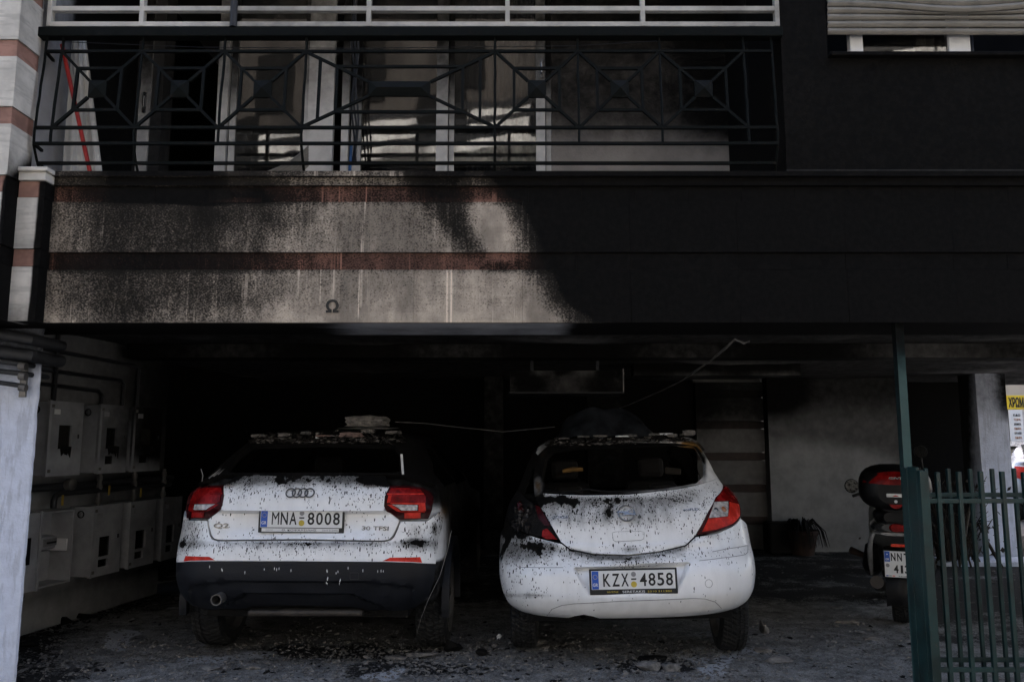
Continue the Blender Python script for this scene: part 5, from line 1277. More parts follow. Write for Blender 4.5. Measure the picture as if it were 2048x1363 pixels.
    def bw(W):
        x, y = proj(W); return 1.1*gauss(x, y, 1392, 893, 48, 13)+.5*gauss(x, y, 1250, 883, 120, 5)+.8*gauss(x, y, 1088, 908, 14, 12)+.7*gauss(x, y, 1076, 972, 10, 20)+.5*gauss(x, y, 1398, 965, 18, 10)
    s.panel('window_frame', M['burnt_paint'], t, wo_, holes=[wi], off=.011, rim=.035, step=.016, soot=sw, burn=bw)
    # shards of rubber seal round the empty window
    for q in range(26):
        i = r2.randrange(len(wi)); a = np.array(wi[i]); b_ = np.array(wi[(i+1) % len(wi)]); f = r2.random(); c = a+(b_-a)*f; d = np.array([0.0, 1.1])*0+np.mean(wi, 0)-c; d = d/np.linalg.norm(d)
        W3 = [s.P(np.array([c[0]+x_]), np.array([c[1]+y_]), -.002)[0] for x_, y_ in ((-.02, 0), (.02, .004), (d[0]*r2.uniform(.01, .04), d[1]*r2.uniform(.01, .035)))]
        MB().prism(W3, (0, 1, 0), .006).build('seal_shard', M['char'], t)
    # parcel ledge litter, roof spoiler
    s.line('wiper_arm', M['char'], t, s.uz(Z((380, 528), (520, 505), (640, 520), (800, 512))), .008, .006)
    sp = s.uz(Z((258, 322), (330, 268), (600, 233), (740, 226), (900, 226), (1075, 244), (1146, 292), (1130, 268), (1060, 236), (900, 214), (600, 222), (330, 258), (268, 296)))
    s.panel('roof_spoiler', M['burnt_paint'], t, sp, off=.03, rim=.05, step=.02, soot=lambda W: .90+.28*np.sin(proj(W)[0]*.06)*np.sin(proj(W)[0]*.021+1), burn=lambda W: .8*gauss(*proj(W), 1400, 888, 30, 12))
    # plate, emblem, badges
    c = s.uz([(1265.5, 1158)])[0]; o = s.P(np.array([c[0]]), np.array([c[1]]), .020, raw=False)[0]
    o, r_, u_ = s.frame(*c, .012); plate(t, s, o+np.array([0, -.026, 0]), s.world(np.array([1., 0, 0]))-s.world(np.array([0., 0, 0])), (0, .03, 1), 'KZX-4858', (('SERETAKIS', -.0, .14, .013, 'plate'), ('\u039c\u0395\u039b\u0395\u03a4\u0391\u03a3', -.13, .07, .010, 'yellow'), ('2310 211302', .16, .15, .010, 'yellow')), True)
    c = s.uz([(1252.5, 1027.5)])[0]; o, r_, u_ = s.frame(*c, .018); nn = np.cross(r_, u_)
    m = MB().tube([o+r_*.052*math.cos(q)+u_*.052*math.sin(q) for q in np.linspace(0, 2*math.pi, 41)], .0048, 8, False)
    e = m.build('round_emblem', M['chrome'], t, smooth='all')
    m = MB(); Q = [(-.062, .005), (-.008, .018), (.022, .018), (.0, .004), (.062, -.005), (.008, -.018), (-.022, -.018), (.0, -.004)]
    Q = [(-.064, .012), (-.005, .012), (.030, .018), (.010, .002), (.064, -.006), (.064, -.012), (.005, -.012), (-.030, -.018), (-.010, -.002), (-.064, .006)]
    m.prism([o+r_*a+u_*b_-nn*.002 for a, b_ in Q], nn, .006); m.build('lightning_bar', M['chrome'], e)
    c = s.uz(B3((0, 0)))[0]; c = s.uz([(1121, 1035)])[0]; o, r_, u_ = s.frame(*c, .0125); text('CORSA', 'badge', M['chrome'], t, o, r_, u_, .112, .017, .003, .01)
    c = s.uz([(1382, 1020)])[0]; o, r_, u_ = s.frame(*c, .0125); text('ecoFLEX', 'badge', M['chrome'], t, o, r_, u_, .118, .017, .003, .01)
    interior(t, s, .4, None)
    a = at(1125, 942, 6.0); b_ = at(1166, 938, 6.0); m = MB().tube([a, (a+b_)/2+np.array([0, 0, .006]), b_], [.014, .018, .014], 8); m.build('scorched_trim', M['ochre'], t, smooth=True)
    a = at(1330, 940, 6.1); m = MB().beam(a, a+np.array([.12, 0, -.01]), .05, .03); m.build('scorched_trim', M['bark'], t, bevel=.01)
    for x, y, sd in ((-.70, .68, -1), (.715, .68, 1), (-.74, 3.15, -1), (.74, 3.15, 1)): q = s.world(np.array([x, y, .298])); wheel(t, (q[0], q[1], .298), .300, .185, sd, turn=R(-3.5))
    for sd in (-1, 1):
        m = MB(); n = 20; V = []
        for i in range(n+1):
            a = .35+(math.pi-.7)*i/n
            for xx in (.50, .83): V.append(s.world(np.array([sd*xx, .66+.37*math.cos(a), .31+.37*math.sin(a)])))
        m.add(V, [(2*i, 2*i+1, 2*i+3, 2*i+2) for i in range(n)]).build('arch_liner', M['char'], t)
    o = at(1166, 1229, 5.25); MB().lathe([(.024, 0), (.028, 0), (.028, .2), (.024, .2), (.024, 0)], o, (0, 1, 0), 20).build('exhaust_pipe', M['char'], t, smooth=True)
    MB().box((.763-.55, 5.6, .33), (.763+.55, 8.9, .37)).build('underbody', M['char'], t)
    return s, t
HB, hb_o = hatchback()

# ------------------------------------------------------------------ scooter behind the gate
def scooter():
    X0, Y0 = 3.01, 6.36
    t = thing('scooter', 'grey and black scooter with top box, half hidden behind the green gate post', 'scooter', (X0, Y0, 0))
    ca, sa = math.cos(R(-24)), math.sin(R(-24))
    def w(x, y, z): return np.array([X0+x*ca-y*sa, Y0+x*sa+y*ca, z])
    RT, FWD = (ca, sa, 0), (-sa, ca, 0)
    def rbox(a, b_):
        m = MB().box(a, b_); m.V = [np.array([w(*v) for v in q]) for q in m.V]; return m
    wheel(t, w(0, .28, .265), .265, .135, -1, turn=R(-24))
    wheel(t, w(0.05, 1.55, .255), .255, .12, -1, turn=R(-24))
    def loft(sec, nm, mat, n=24, p=2.6, par=t, **k):
        m = MB(); G = []
        for y, xc, zc, a, b_ in sec:
            row = []
            for i in range(n+1):
                q = 2*math.pi*i/n; c, s_ = math.cos(q), math.sin(q)
                row.append(w(xc+a*np.sign(c)*abs(c)**(2/p), y, zc+b_*np.sign(s_)*abs(s_)**(2/p)))
            G.append(row)
        m.sheet(G); k0 = len(G)*(n+1)
        m.add(G[0][:-1], [tuple(range(n))]); m.add(G[-1][:-1], [tuple(range(n))[::-1]])
        return m.build(nm, M[mat], par, smooth=True, **k)
    # top box: dark shell, red reflector band, badge
    b_ = loft([(-.10, 0, 1.05, .12, .10), (-.085, 0, 1.055, .20, .135), (-.04, 0, 1.06, .245, .16), (.05, 0, 1.07, .265, .175), (.20, 0, 1.075, .265, .18), (.30, 0, 1.075, .235, .16), (.34, 0, 1.07, .15, .10)], 'top_box', 'blackplastic', p=2.8)
    m = MB(); G = []
    for v in np.linspace(0, 1, 7):
        row = []
        for u in np.linspace(-1, 1, 25):
            x = u*(.235-.06*v*abs(u)); z = 1.10+.10*v*(1-.45*u*u)+.015*u*u; row.append(w(x, -.128+.072*abs(u)**2.4+.035*v*v, z))
        G.append(row)
    m.sheet(G); m.sheet((np.array(G)+np.array(w(0, .02, 0)-w(0, 0, 0)))[:, ::-1]); m.build('reflector_band', M['redlens'], b_, smooth='all')
    text('GIVI', 'badge', M['chrome'], b_, w(.0, -.128, 1.150), RT, (-.25*sa, .25*ca, 1), .085, .018, .006, .02)
    rbox((-.065, -.108, 1.005), (.065, -.098, 1.032)).build('label_plate', M['plate'], b_, bevel=.004)
    text('\u25b2', 'lettering', M['redbright'], b_, w(0, -.1085, 1.016), RT, (0, 0, 1), .05, .010, .001)
    MB().lathe([(0, 0), (.05, 0), (.05, .006), (0, .006)], w(0, -.093, .966), (sa, -ca, 0), 20).build('latch_button', M['redlens'], b_, smooth=True)
    MB().lathe([(0, 0), (.012, 0), (.012, .012), (0, .012)], w(0, -.093, .972), (sa, -ca, 0), 12).build('lock', M['plate'], b_)
    loft([(-.02, 0, .905, .10, .016), (.1, 0, .905, .15, .018), (.3, 0, .905, .13, .018)], 'carrier', 'blackplastic')
    loft([(.02, 0, .84, .09, .045), (.06, 0, .845, .15, .058), (.2, 0, .85, .17, .065), (.5, 0, .82, .17, .07), (.85, 0, .80, .13, .06), (.95, 0, .80, .07, .04)], 'seat', 'blackplastic')
    # tail: lamp band over a pale fairing
    loft([(-.035, 0, .765, .11, .03), (0, 0, .765, .165, .042), (.08, 0, .765, .19, .05), (.3, 0, .76, .195, .055)], 'tail_lamp', 'darkclear')
    loft([(-.052, 0.0, .765, .045, .028), (-.02, 0, .765, .07, .034)], 'brake_lens', 'redlens')
    loft([(-.02, 0, .715, .12, .012), (.02, 0, .715, .17, .016), (.12, 0, .70, .20, .03), (.4, 0, .60, .20, .10), (.75, 0, .52, .18, .14), (1.0, 0, .42, .16, .12)], 'tail_fairing', 'palefairing')
    for sd in (-1, 1):   # fairing arcs sweeping down beside the wheel
        m = MB().tube([w(sd*.17, .02, .715), w(sd*.195, .03, .66), w(sd*.205, .06, .58), w(sd*.205, .10, .47), w(sd*.20, .16, .38)], [.014, .018, .02, .018, .012], 10); m.build('side_fairing', M['palefairing'], t, smooth=True)
        m = MB().tube([w(sd*.19, .15, .60), w(sd*.20, .22, .45), w(sd*.19, .5, .38)], [.05, .07, .07], 12); m.build('side_panel', M['blackplastic'], t, smooth=True)
    # mudguard, reflector and plate
    m = MB(); G = []
    for i in range(13):
        a = math.pi*(.02+.55*i/12); row = []
        for j in range(9): u = -1+j/4; row.append(w(u*.10, .28-.34*math.sin(a)*1.0+ .03*abs(u), .265+.345*math.cos(a)-.02*u*u))
        G.append(row)
    m.sheet(G); m.sheet((np.array(G)+np.array([0, .012, -.006]))[:, ::-1]); m.build('mudguard', M['blackplastic'], t, smooth='all')
    rbox((-.055, -.075, .625), (.055, -.06, .648)).build('reflector', M['reflect'], t, bevel=.005)
    rbox((-.112, -.082, .395), (.112, -.074, .600)).build('plate_holder', M['ink'], t, bevel=.004)
    pl = rbox((-.105, -.0865, .400), (.105, -.0825, .595)).build('number_plate', M['plate'], t, bevel=.002)
    rbox((-.103, -.089, .515), (-.065, -.0868, .592)).build('country_band', M['plateblue'], pl)
    F = (RT, (0, 0, 1))
    text('GR', 'lettering', M['plate'], pl, w(-.084, -.0895, .533), *F, .027, .015, .0008, .01)
    MB().lathe([(0, 0), (.004, 0), (.004, .001), (0, .001)], w(-.084, -.0893, .57), (sa, -ca, 0), 8).build('star', M['plate'], pl)
    for ch, x, z in (('N', -.042, .552), ('N', .002, .552), ('T', .048, .552), ('4', -.026, .462), ('1', .014, .462), ('3', .05, .462), ('0', .088, .462)):
        text(ch, 'lettering', M['ink'], pl, w(x, -.0875, z), *F, .033 if ch != '1' else .016, .060, .001, .03)
    MB().lathe([(0, 0), (.014, 0), (.014, .001), (0, .001)], w(-.084, -.0868, .487), (sa, -ca, 0), 16).build('seal', M['grey'], pl)
    for k, mt in enumerate(('plateblue', 'grey', 'reflect')): rbox((-.098+.022*k, -.0875, .406), (-.080+.022*k, -.0867, .413)).build('print_mark', M[mt], pl)
    text('KALEMIS', 'lettering', M['ink'], pl, w(.03, -.0875, .409), *F, .08, .008, .001)
    MB().tube([w(-.12, .30, .27), w(-.155, .16, .30), w(-.165, -.02, .345)], [.04, .052, .05], 14).build('silencer', M['rust'], t, smooth=True)
    MB().beam(w(.09, .28, .27), w(.09, .8, .34), .05, .10).build('swing_arm', M['blackplastic'], t, bevel=.01)
    rbox((-.12, .75, .26), (.12, 1.25, .36)).build('footboard', M['blackplastic'], t, bevel=.03)
    loft([(1.28, 0, .62, .17, .34), (1.34, 0, .65, .21, .38), (1.42, 0, .68, .16, .40)], 'leg_shield', 'palefairing')
    MB().tube([w(.05, 1.55, .26), w(.02, 1.38, .95)], .03, 10).build('fork', M['steel'], t, smooth=True)
    loft([(1.28, 0, 1.0, .10, .06), (1.36, 0, 1.01, .17, .08), (1.46, 0, .99, .10, .07)], 'headlamp_cowl', 'palefairing')
    MB().tube([w(-.33, 1.2, .93), w(-.20, 1.3, .97), w(.2, 1.3, 1.0), w(.33, 1.2, .99)], .014, 10).build('handlebar', M['blackplastic'], t, smooth=True)
    for sd, c in ((-1, at(1703, 971, Y0+.62)), (1, at(1841, 903, Y0+1.1))):
        b0 = w(sd*.23, 1.28, .98) if sd > 0 else w(-.22, .95, 1.0)
        MB().tube([b0, (b0+c)/2+np.array([sd*.03, 0, .02]), c], .007, 8).build('mirror_stalk', M['blackplastic'], t, smooth=True)
        q = MB().lathe([(0, .03), (.035, .028), (.058, .008), (.060, -.004), (.054, -.008)], c, (.1, 1, 0), 28).build('mirror', M['blackplastic'], t, smooth=True)
        MB().lathe([(0, 0), (.054, 0), (.054, .004), (0, .004)], np.array(c)+np.array([0, -.012, 0]), (.1, 1, 0), 28).build('mirror_glass', M['mirrorsheen' if sd < 0 else 'char'], q)  # reflections painted in: pale on the left glass, dark on the right
    MB().tube([w(-.21, .55, .955), w(-.16, .6, .93), w(-.1, .62, .9)], .008, 8).build('lever', M['chrome'], t, smooth=True)
    MB().tube([w(-.12, .62, .35), w(-.2, .55, .45), w(-.36, .5, .52)], [.02, .022, .03], 8).build('foot_peg', M['terracotta'], t, smooth=True)
M['blackplastic'] = plain('black_scooter_plastic', (.007, .007, .0075), .4, var=.3, bmp=.1, spec=.2)
M['palefairing'] = plain('silver_scooter_fairing', (.22, .22, .22), .4, var=.4, metal=.3, bmp=.05)
M['darkclear'] = plain('smoked_lens', (.04, .04, .04), .15, var=.5, coat=.5)
M['reflect'] = plain('red_reflector', (.70, .05, .02), .3, var=.1, bmp=0)
M['mirrorsheen'] = plain('mirror_glass', (.22, .21, .19), .3, metal=.2, var=.9, scale=38, bmp=.2)  # pale mottle stands for the reflection in the left mirror
scooter()

# ------------------------------------------------------------------ green gate and fence
def gate():
    def Xf(px, y, Y): return at(px, y, Y)[0]
    Y1, Y2 = 4.44, 4.58
    def zf(y, Y): return at(1900, y, Y)[2]
    # tall post up to the underside of the stone band
    x = .5*(Xf(1799, 750, 4.76)+Xf(1815, 950, 4.76))
    t = thing('gate_post', 'tall slim green steel post rising to the stone band, sooty at its top', 'post', (x, 4.76, 0))
    M['greenpost'] = sooty('green_post_paint', (.030, .075, .070), 'smooth', rough=.45, bmp=.1)
    gridbox((x-.024, 4.735, 0), (x+.024, 4.785, FZ0+.001), .03).build('post', M['greenpost'], t, soot=lambda W: .05+.85*sstep(1.72, 2.05, W[:, 2]))
    for z in (.98, .35): MB().tube([(x+.015, 4.722, z-.05), (x+.015, 4.722, z+.05)], .014, 10).build('hinge', M['green'], t, smooth=True)
    bars = lambda t, xs, Y, z0, zt, w: [B((x_-w/2, Y-w/2, z0), (x_+w/2, Y+w/2, zt+random.uniform(-.004, .004))).build('bar', M['green'], t, bevel=.003) for x_ in xs]
    a = thing('metal_gate', 'green steel gate leaf of square bars folded back behind the fence', 'gate', (x+.06, Y2, 0))
    xg = Xf(1822, 1000, Y2)
    B((xg-.030, Y2-.03, .03), (xg+.030, Y2+.03, zf(934, Y2))).build('stile', M['green'], a, bevel=.004)
    px = [1854, 1899, 1943, 1987, 2031, 2075, 2119, 2163]
    xs = [Xf(p, 985, Y2) for p in px]; bars(a, xs, Y2, .05, zf(936, Y2), .020)
    for y in (989, 1318): z = zf(y, Y2); B((xg+.031, Y2-.009, z-.013), (xs[-1]+.3, Y2+.009, z+.013)).build('rail', M['green'], a, bevel=.003)
    b_ = thing('metal_fence', 'green steel fence of square bars in front of the gate leaf', 'fence', (xg+.08, Y1, 0))
    xs0 = Xf(1846, 1000, Y1)
    B((xs0-.024, Y1-.03, 0), (xs0+.024, Y1+.03, zf(940, Y1))).build('post', M['green'], b_, bevel=.004)
    B((xg-.01, Y1+.005, 0), (xs0-.026, Y2-.035, zf(934, Y1))).build('inner_post', M['green'], b_, bevel=.004)
    px = [1878, 1921, 1965, 2008, 2052, 2096, 2140]
    xs = [Xf(p, 1005, Y1) for p in px]; bars(b_, xs, Y1, .02, zf(942, Y1), .023)
    for y in (1001, 1338): z = zf(y, Y1); B((xs0+.025, Y1-.008, z-.013), (xs[-1]+.3, Y1+.008, z+.013)).build('rail', M['green'], b_, bevel=.003)
    kind(B((xg-.1, 4.36, -.02), (4.9, 4.50, .03)).build('kerb', M['ash']), 'structure')
gate()

# ------------------------------------------------------------------ debris, pots, dead plants
def chunk(o, size, seed, flat=1.0, n=9):
    """an angular broken lump with a few facets"""
    r = np.random.default_rng(seed); bm = bmesh.new(); 
    P = r.normal(size=(n+6, 3)); P /= np.linalg.norm(P, axis=1)[:, None]; P *= r.uniform(.7, 1.05, (len(P), 1)); P *= np.array(size); P[:, 2] *= flat
    vs_ = [bm.verts.new(p) for p in P]; bmesh.ops.convex_hull(bm, input=vs_)
    for v in [v for v in bm.verts if not v.link_faces]: bm.verts.remove(v)
    bm.verts.index_update(); V = np.array([v.co[:] for v in bm.verts]); F = [[v.index for v in f.verts] for f in bm.faces]; bm.free()
    return V+np.array(o), F
def slab(o, size, seed, n=0):
    """a thick ragged slab: a box whose faces are gridded and crumbled"""
    r = np.random.default_rng(seed); bm = bmesh.new(); bmesh.ops.create_cube(bm, size=2)
    bmesh.ops.subdivide_edges(bm, edges=bm.edges[:], cuts=4, use_grid_fill=True); bm.verts.index_update()
    V = np.array([v.co[:] for v in bm.verts]); F = [[v.index for v in f.verts] for f in bm.faces]; bm.free()
    a = np.arctan2(V[:, 1], V[:, 0]); k = .86+.12*np.sin(a*3+1)+.06*np.sin(a*7); V[:, 0] *= k; V[:, 1] *= k
    V += r.normal(0, .085, V.shape); V[:, 2] *= 1-.25*np.abs(V[:, 0])*(V[:, 2] > 0); return V*np.array(size)+np.array(o), F
def debris():
    r = np.random.default_rng(11)
    # larger pieces on the ground, one by one
    big = [((1210, 1300), (.10, .05, .018), 'plaster', 'long flat plaster flake lying in front of the gap between the cars'),
           ((845, 1312), (.13, .06, .022), 'plaster', 'long pale plaster slab on the ground under the SUV right wheel'),
           ((790, 1318), (.08, .04, .02), 'plaster', 'pale plaster flake left of the longest slab by the SUV'),
           ((900, 1300), (.10, .07, .05), 'char', 'black charred lump beside the SUV right wheel'),
           ((958, 1310), (.06, .05, .035), 'char', 'small black charred lump between the two cars'),
           ((1535, 1302), (.11, .07, .022), 'plaster', 'flat plaster slab right of the hatchback right wheel'),
           ((1555, 1322), (.10, .08, .025), 'plaster', 'second flat plaster slab in front of the one right of the hatchback'),
           ((1526, 1265), (.05, .05, .07), 'plaster', 'upright pale lump standing against the hatchback right wheel'),
           ((1300, 1338), (.10, .06, .035), 'ash', 'grey rubble lump in the foreground below the hatchback'),
           ((1345, 1340), (.08, .07, .035), 'ash', 'grey rubble lump right of the similar lump below the hatchback'),
           ((1305, 1318), (.12, .03, .02), 'char', 'charred board piece lying below the hatchback bumper'),
           ((1080, 1290), (.09, .06, .04), 'ash', 'broken lump at the hatchback left wheel'),
           ((1700, 1245), (.14, .05, .02), 'plaster', 'pale plaster flake left of the scooter wheel'),
           ((1670, 1215), (.09, .03, .015), 'plaster', 'thin pale sliver behind the plaster flake by the scooter'),
           ((1745, 1278), (.09, .05, .02), 'plaster', 'pale plaster flake in front of the scooter wheel'),
           ((130, 1245), (.10, .05, .04), 'char', 'black charred lump at the foot of the meter wall'),
           ((170, 1235), (.12, .05, .03), 'char', 'longer charred scrap by the meter wall'),
           ((60, 1290), (.10, .06, .03), 'char', 'black charred scrap beside the front pillar'),
           ((420, 1338), (.08, .05, .018), 'ash', 'grey flat flake in the foreground left of the SUV'),
           ((505, 1337), (.07, .04, .018), 'ash', 'grey flat flake in the foreground below the SUV'),
           ((998, 1277), (.022, .015, .03), 'signwhite', 'small white scrap standing on the ground between the cars'),
           ((990, 1294), (.035, .025, .02), 'plaster', 'round pale pebble between the cars below the white scrap')]
    for k, ((px, py), sz, mt, lab) in enumerate(big):
        g = gr(px, py); V, F = chunk(g+np.array([0, 0, sz[2]*.5]), sz, 100+k); o = MB().add(V, F).build('rubble_piece', M[mt]); tag(o, lab, 'rubble', 'larger rubble pieces on the ground')
    # pieces lying on the roofs
    rs = [('plaster', 735, 842, 5.95, (.16, .10, .038), 'thick pale plaster slab lying highest on the SUV roof'),
          ('redscrap', 703, 876, 5.72, (.075, .05, .034), 'reddish plaster lump on the rear edge of the SUV roof'),
          ('plaster', 735, 870, 5.76, (.045, .04, .026), 'grey plaster lump right of the reddish lump on the SUV roof'),
          ('plaster', 522, 878, 5.70, (.05, .03, .02), 'pale flake at the left end of the SUV roof'),
          ('plaster', 572, 876, 5.70, (.045, .03, .022), 'second pale flake from the left on the SUV roof'),
          ('ash', 612, 873, 5.72, (.03, .03, .02), 'small grey lump in the middle of the SUV roof'),
          ('redscrap', 647, 878, 5.72, (.05, .03, .012), 'flat reddish flake in the middle of the SUV roof'),
          ('plaster', 787, 864, 5.76, (.055, .04, .022), 'pale lump at the right end of the SUV roof'),
          ('signwhite', 636, 881, 5.70, (.011, .011, .011), 'tiny white pebble on the SUV roof edge')]
    for k, (mt, px, py, Y, sz, lab) in enumerate(rs):
        # rest on the roof surface under the sight line
        p = SUV.P(*[np.array([q]) for q in SUV.uz([(px, py)])[0]], .03)[0] if py > 868 else at(px, py, Y); V, F = slab(p, sz if k == 0 else (sz[0], sz[1], sz[2]*.5), 300+k); o = MB().add(V, F).build('plaster_piece', M[mt]); tag(o, lab, 'rubble', 'plaster pieces on the SUV roof')
    for srf, nm, lab, z0, mt in ((SUV, 'roof_crumbs', 'plaster crumbs and ash lying on the rear roof edge of the SUV', 1.405, 'plaster'), (HB, 'roof_litter', 'plaster crumbs and ash lying on the rear roof edge of the hatchback', 1.418, 'plaster')):
        m = MB()
        for q in range(260):
            u = r.uniform(-.56, .56); z = min(srf.zmax-.004, z0+abs(r.normal(0, .03))); e = .004*(6)**(r.random()**2); V, F = chunk((0, 0, 0), (e*r.uniform(1, 2), e, e*.6), 5000+q, n=0)
            m.add(V+srf.P(np.array([u]), np.array([z]), .016+e*.3)[0], F)
        kind(m.build(nm, M[mt], fixn=False), 'stuff', lab)
        m = MB()
        for q in range(520):
            u = r.uniform(-.58, .58); z = min(srf.zmax-.004, z0+.004+abs(r.normal(0, .035))); e = .008*(5)**(r.random()**1.6); V, F = chunk((0, 0, 0), (e*r.uniform(.8, 1.8), e, e*.28), 7000+q, n=0)
            c, q_ = math.cos(k_ := r.uniform(-.9, .9)), math.sin(k_); V = np.stack([V[:, 0]*c-V[:, 2]*q_, V[:, 1], V[:, 0]*q_+V[:, 2]*c], -1)
            m.add(V+srf.P(np.array([u]), np.array([z]), .012+e*.35)[0], F)
        kind(m.build(nm.split('_')[0]+'_crust', M['crust'], fixn=False), 'stuff', lab.replace('plaster crumbs and ash', 'charred flaking crust'))
    m = MB()
    for q in range(160):
        u = r.uniform(-.18, .36); z = r.uniform(1.197, 1.215); e = r.uniform(.002, .006); V, F = chunk((0, 0, 0), (e*1.4, e, e), 8000+q, n=0); m.add(V+SUV.P(np.array([u]), np.array([z]), -.01+r.uniform(-.05, .0))[0]+np.array([0, .05, .012*r.random()]), F)
    kind(m.build('glass_crumbs', M['signwhite'], fixn=False), 'stuff', 'glass crumbs lying on the lower edge of the empty SUV rear window')
    p0, p1 = at(668, 856, 5.9), at(790, 850, 5.9)
    m = MB(); m.add(*chunk((p0+p1)/2+np.array([.03, 0, -.012]), (.24, .12, .012), 77, n=16)); o = m.build('plaster_piece', M['ash']); tag(o, 'wide thin plaster sheet under the thick slab on the SUV roof', 'rubble', 'plaster pieces on the SUV roof')
    hs = [(1378, 862, 5.86, (.045, .03, .03), 'plaster', 'pale lump at the right end of the hatchback roof'), (1345, 868, 5.84, (.035, .03, .02), 'plaster', 'pale lump second from the right on the hatchback roof'), (1372, 872, 5.80, (.05, .03, .014), 'plaster', 'flat pale flake on the right spoiler edge of the hatchback'),
          (1330, 877, 5.78, (.055, .02, .012), 'signwhite', 'white flake on the spoiler edge right of its middle'), (1245, 882, 5.76, (.05, .02, .008), 'signwhite', 'white flake in the middle of the spoiler edge'), (1305, 872, 5.84, (.04, .03, .014), 'ash', 'grey flake on the hatchback roof left of the pale lumps'),
          (1260, 868, 5.88, (.05, .03, .014), 'ash', 'grey flake in the middle of the hatchback roof'), (1200, 876, 5.85, (.05, .03, .012), 'plaster', 'pale flake left of the middle on the hatchback roof'), (1168, 880, 5.84, (.045, .03, .012), 'ash', 'grey flake near the left end of the hatchback roof'), (1130, 886, 5.82, (.04, .03, .01), 'plaster', 'pale flake at the left end of the hatchback roof')]
    for k, (px, py, Y, sz, mt, lab) in enumerate(hs):
        p = HB.P(*[np.array([q]) for q in HB.uz([(px, py+2)])[0]], .045)[0] if py > 871 else at(px, py+2, Y-.06); V, F = slab(p, (sz[0], sz[1], sz[2]*.55), 400+k); o = MB().add(V, F).build('plaster_piece', M[mt]); tag(o, lab, 'rubble', 'plaster pieces on the hatchback roof')
    # burst roof lining standing up behind the hatchback roof edge
    G = []
    for v in np.linspace(0, 1, 9):
        row = []
        for u in np.linspace(-1, 1, 31):
            c = at(1213, 872, 6.9); row.append(c+np.array([u*.43*(1-.12*v), .45*v*.5+.05*math.sin(u*5), .25*v**.7*(max(0, 1-abs(u)**3.2))**.5+.01*math.sin(u*9+v*4)]))
        G.append(row)
    o = MB().sheet(G).sheet((np.array(G)+np.array([0, .02, -.006]))[:, ::-1]).build('buckled_panel', M['buckled'], smooth='all'); tag(o, 'dark buckled metal sheet humped on the hatchback roof', 'sheet metal')
    o = MB().tube([at(790, 843, 5.95), at(850, 846, 6.0), at(900, 852, 6.1), at(960, 858, 6.2), at(1005, 863, 6.2), at(1060, 858, 6.1), at(1110, 853, 6.0)], .0022, 4).build('hanging_wire', M['wire']); tag(o, 'thin bare wire sagging between the two car roofs', 'wire')
    # uncountable small stuff
    def scatter(name, mat, n, label, fn, smin, smax, flat):
        m = MB(); i = 0
        base = [chunk((0, 0, 0), (1, 1, 1), 900+q, n=2) for q in range(14)]
        while i < n:
            p = fn()
            if p is None: continue
            V, F = base[r.integers(len(base))]; s_ = smin*(smax/smin)**(r.random()**2.2); a = r.uniform(0, 6.28); c, q = math.cos(a), math.sin(a)
            Vv = V*np.array([s_*r.uniform(.8, 2.0), s_, s_*flat*r.uniform(.6, 1.4)]); Vv = np.stack([Vv[:, 0]*c-Vv[:, 1]*q, Vv[:, 0]*q+Vv[:, 1]*c, Vv[:, 2]+r.uniform(-.3, .3)*Vv[:, 0]*.5], -1)
            m.add(Vv+p+np.array([0, 0, s_*flat*.45]), F); i += 1
        kind(m.build(name, M[mat], fixn=False), 'stuff', label)
    def front():
        px, py = r.uniform(-40, 1860), r.triangular(1225, 1320, 1385); 
        if r.random() > .35+.65*np.exp(-((px-950)/520)**2): return None
        return gr(px, py)
    def allover():
        return np.array([r.uniform(-3.3, 5.6), r.uniform(4.6, 10), 0])
    def wallfoot():
        s_ = r.uniform(-1, 1.7); return wp(s_, abs(r.normal(0, .13))+.02, 0)
    def heaps():
        c = [(870, 1300), (1000, 1285), (1090, 1282), (1330, 1325), (1500, 1285), (930, 1325), (680, 1345), (330, 1300), (1760, 1270)][r.integers(9)]; return gr(c[0]+r.normal(0, 65), min(1390, max(1235, c[1]+r.normal(0, 16))))
    scatter('rubble', 'ash', 9000, 'grey rubble grit over the garage floor', front, .004, .022, .55)
    scatter('plaster_crumbs', 'plaster', 2600, 'pale plaster crumbs strewn before the cars', front, .003, .018, .45)
    scatter('charred_debris', 'char', 3000, 'black charred flakes on the floor', lambda: front() if r.random() < .6 else wallfoot(), .004, .026, .4)
    scatter('loose_rubble', 'ash', 2600, 'rubble strewn deeper in the garage', allover, .004, .026, .45)
    scatter('rubble_heap', 'ash', 1500, 'plaster rubble gathered round the wheels', heaps, .005, .034, .5)
    # pot with a burnt plant by the grey wall
    g = gr(1606, 1108); t = thing('flower_pot', 'sooty terracotta pot with a burnt drooping plant by the grey wall', 'flower pot', tuple(g))
    MB().lathe([(0, 0), (.14, 0), (.19, .26), (.205, .26), (.205, .31), (.18, .31), (.17, .22), (0, .2)], g, (0, 0, 1), 24).build('pot', M['terracotta'], t, smooth=True)
    m = MB()
    for k in range(60):
        a = r.uniform(0, 6.28); L_ = r.uniform(.18, .33); d = np.array([math.cos(a), math.sin(a), 0]); m.tube([g+np.array([0, 0, .28]), g+d*L_*.5+np.array([0, 0, .40+r.uniform(0, .06)]), g+d*L_*.85+np.array([0, 0, .30]), g+d*L_+np.array([0, 0, .10])], [.006, .008, .006, .002], 4)
    m.build('withered_leaves', M['char'], t)
    g = gr(1562, 1106); o = MB().box(g+np.array([-.17, -.1, 0]), g+np.array([.17, .2, .40])); q = o.build('planter_box', M['char'], bevel=.03); tag(q, 'black burnt planter box left of the terracotta pot', 'planter')
    # burnt shrub and branches behind the fence
    g = gr(1905, 1128); t = thing('burnt_shrub', 'burnt shrub with bare brown twigs behind the green fence', 'shrub', tuple(g))
    m = MB()
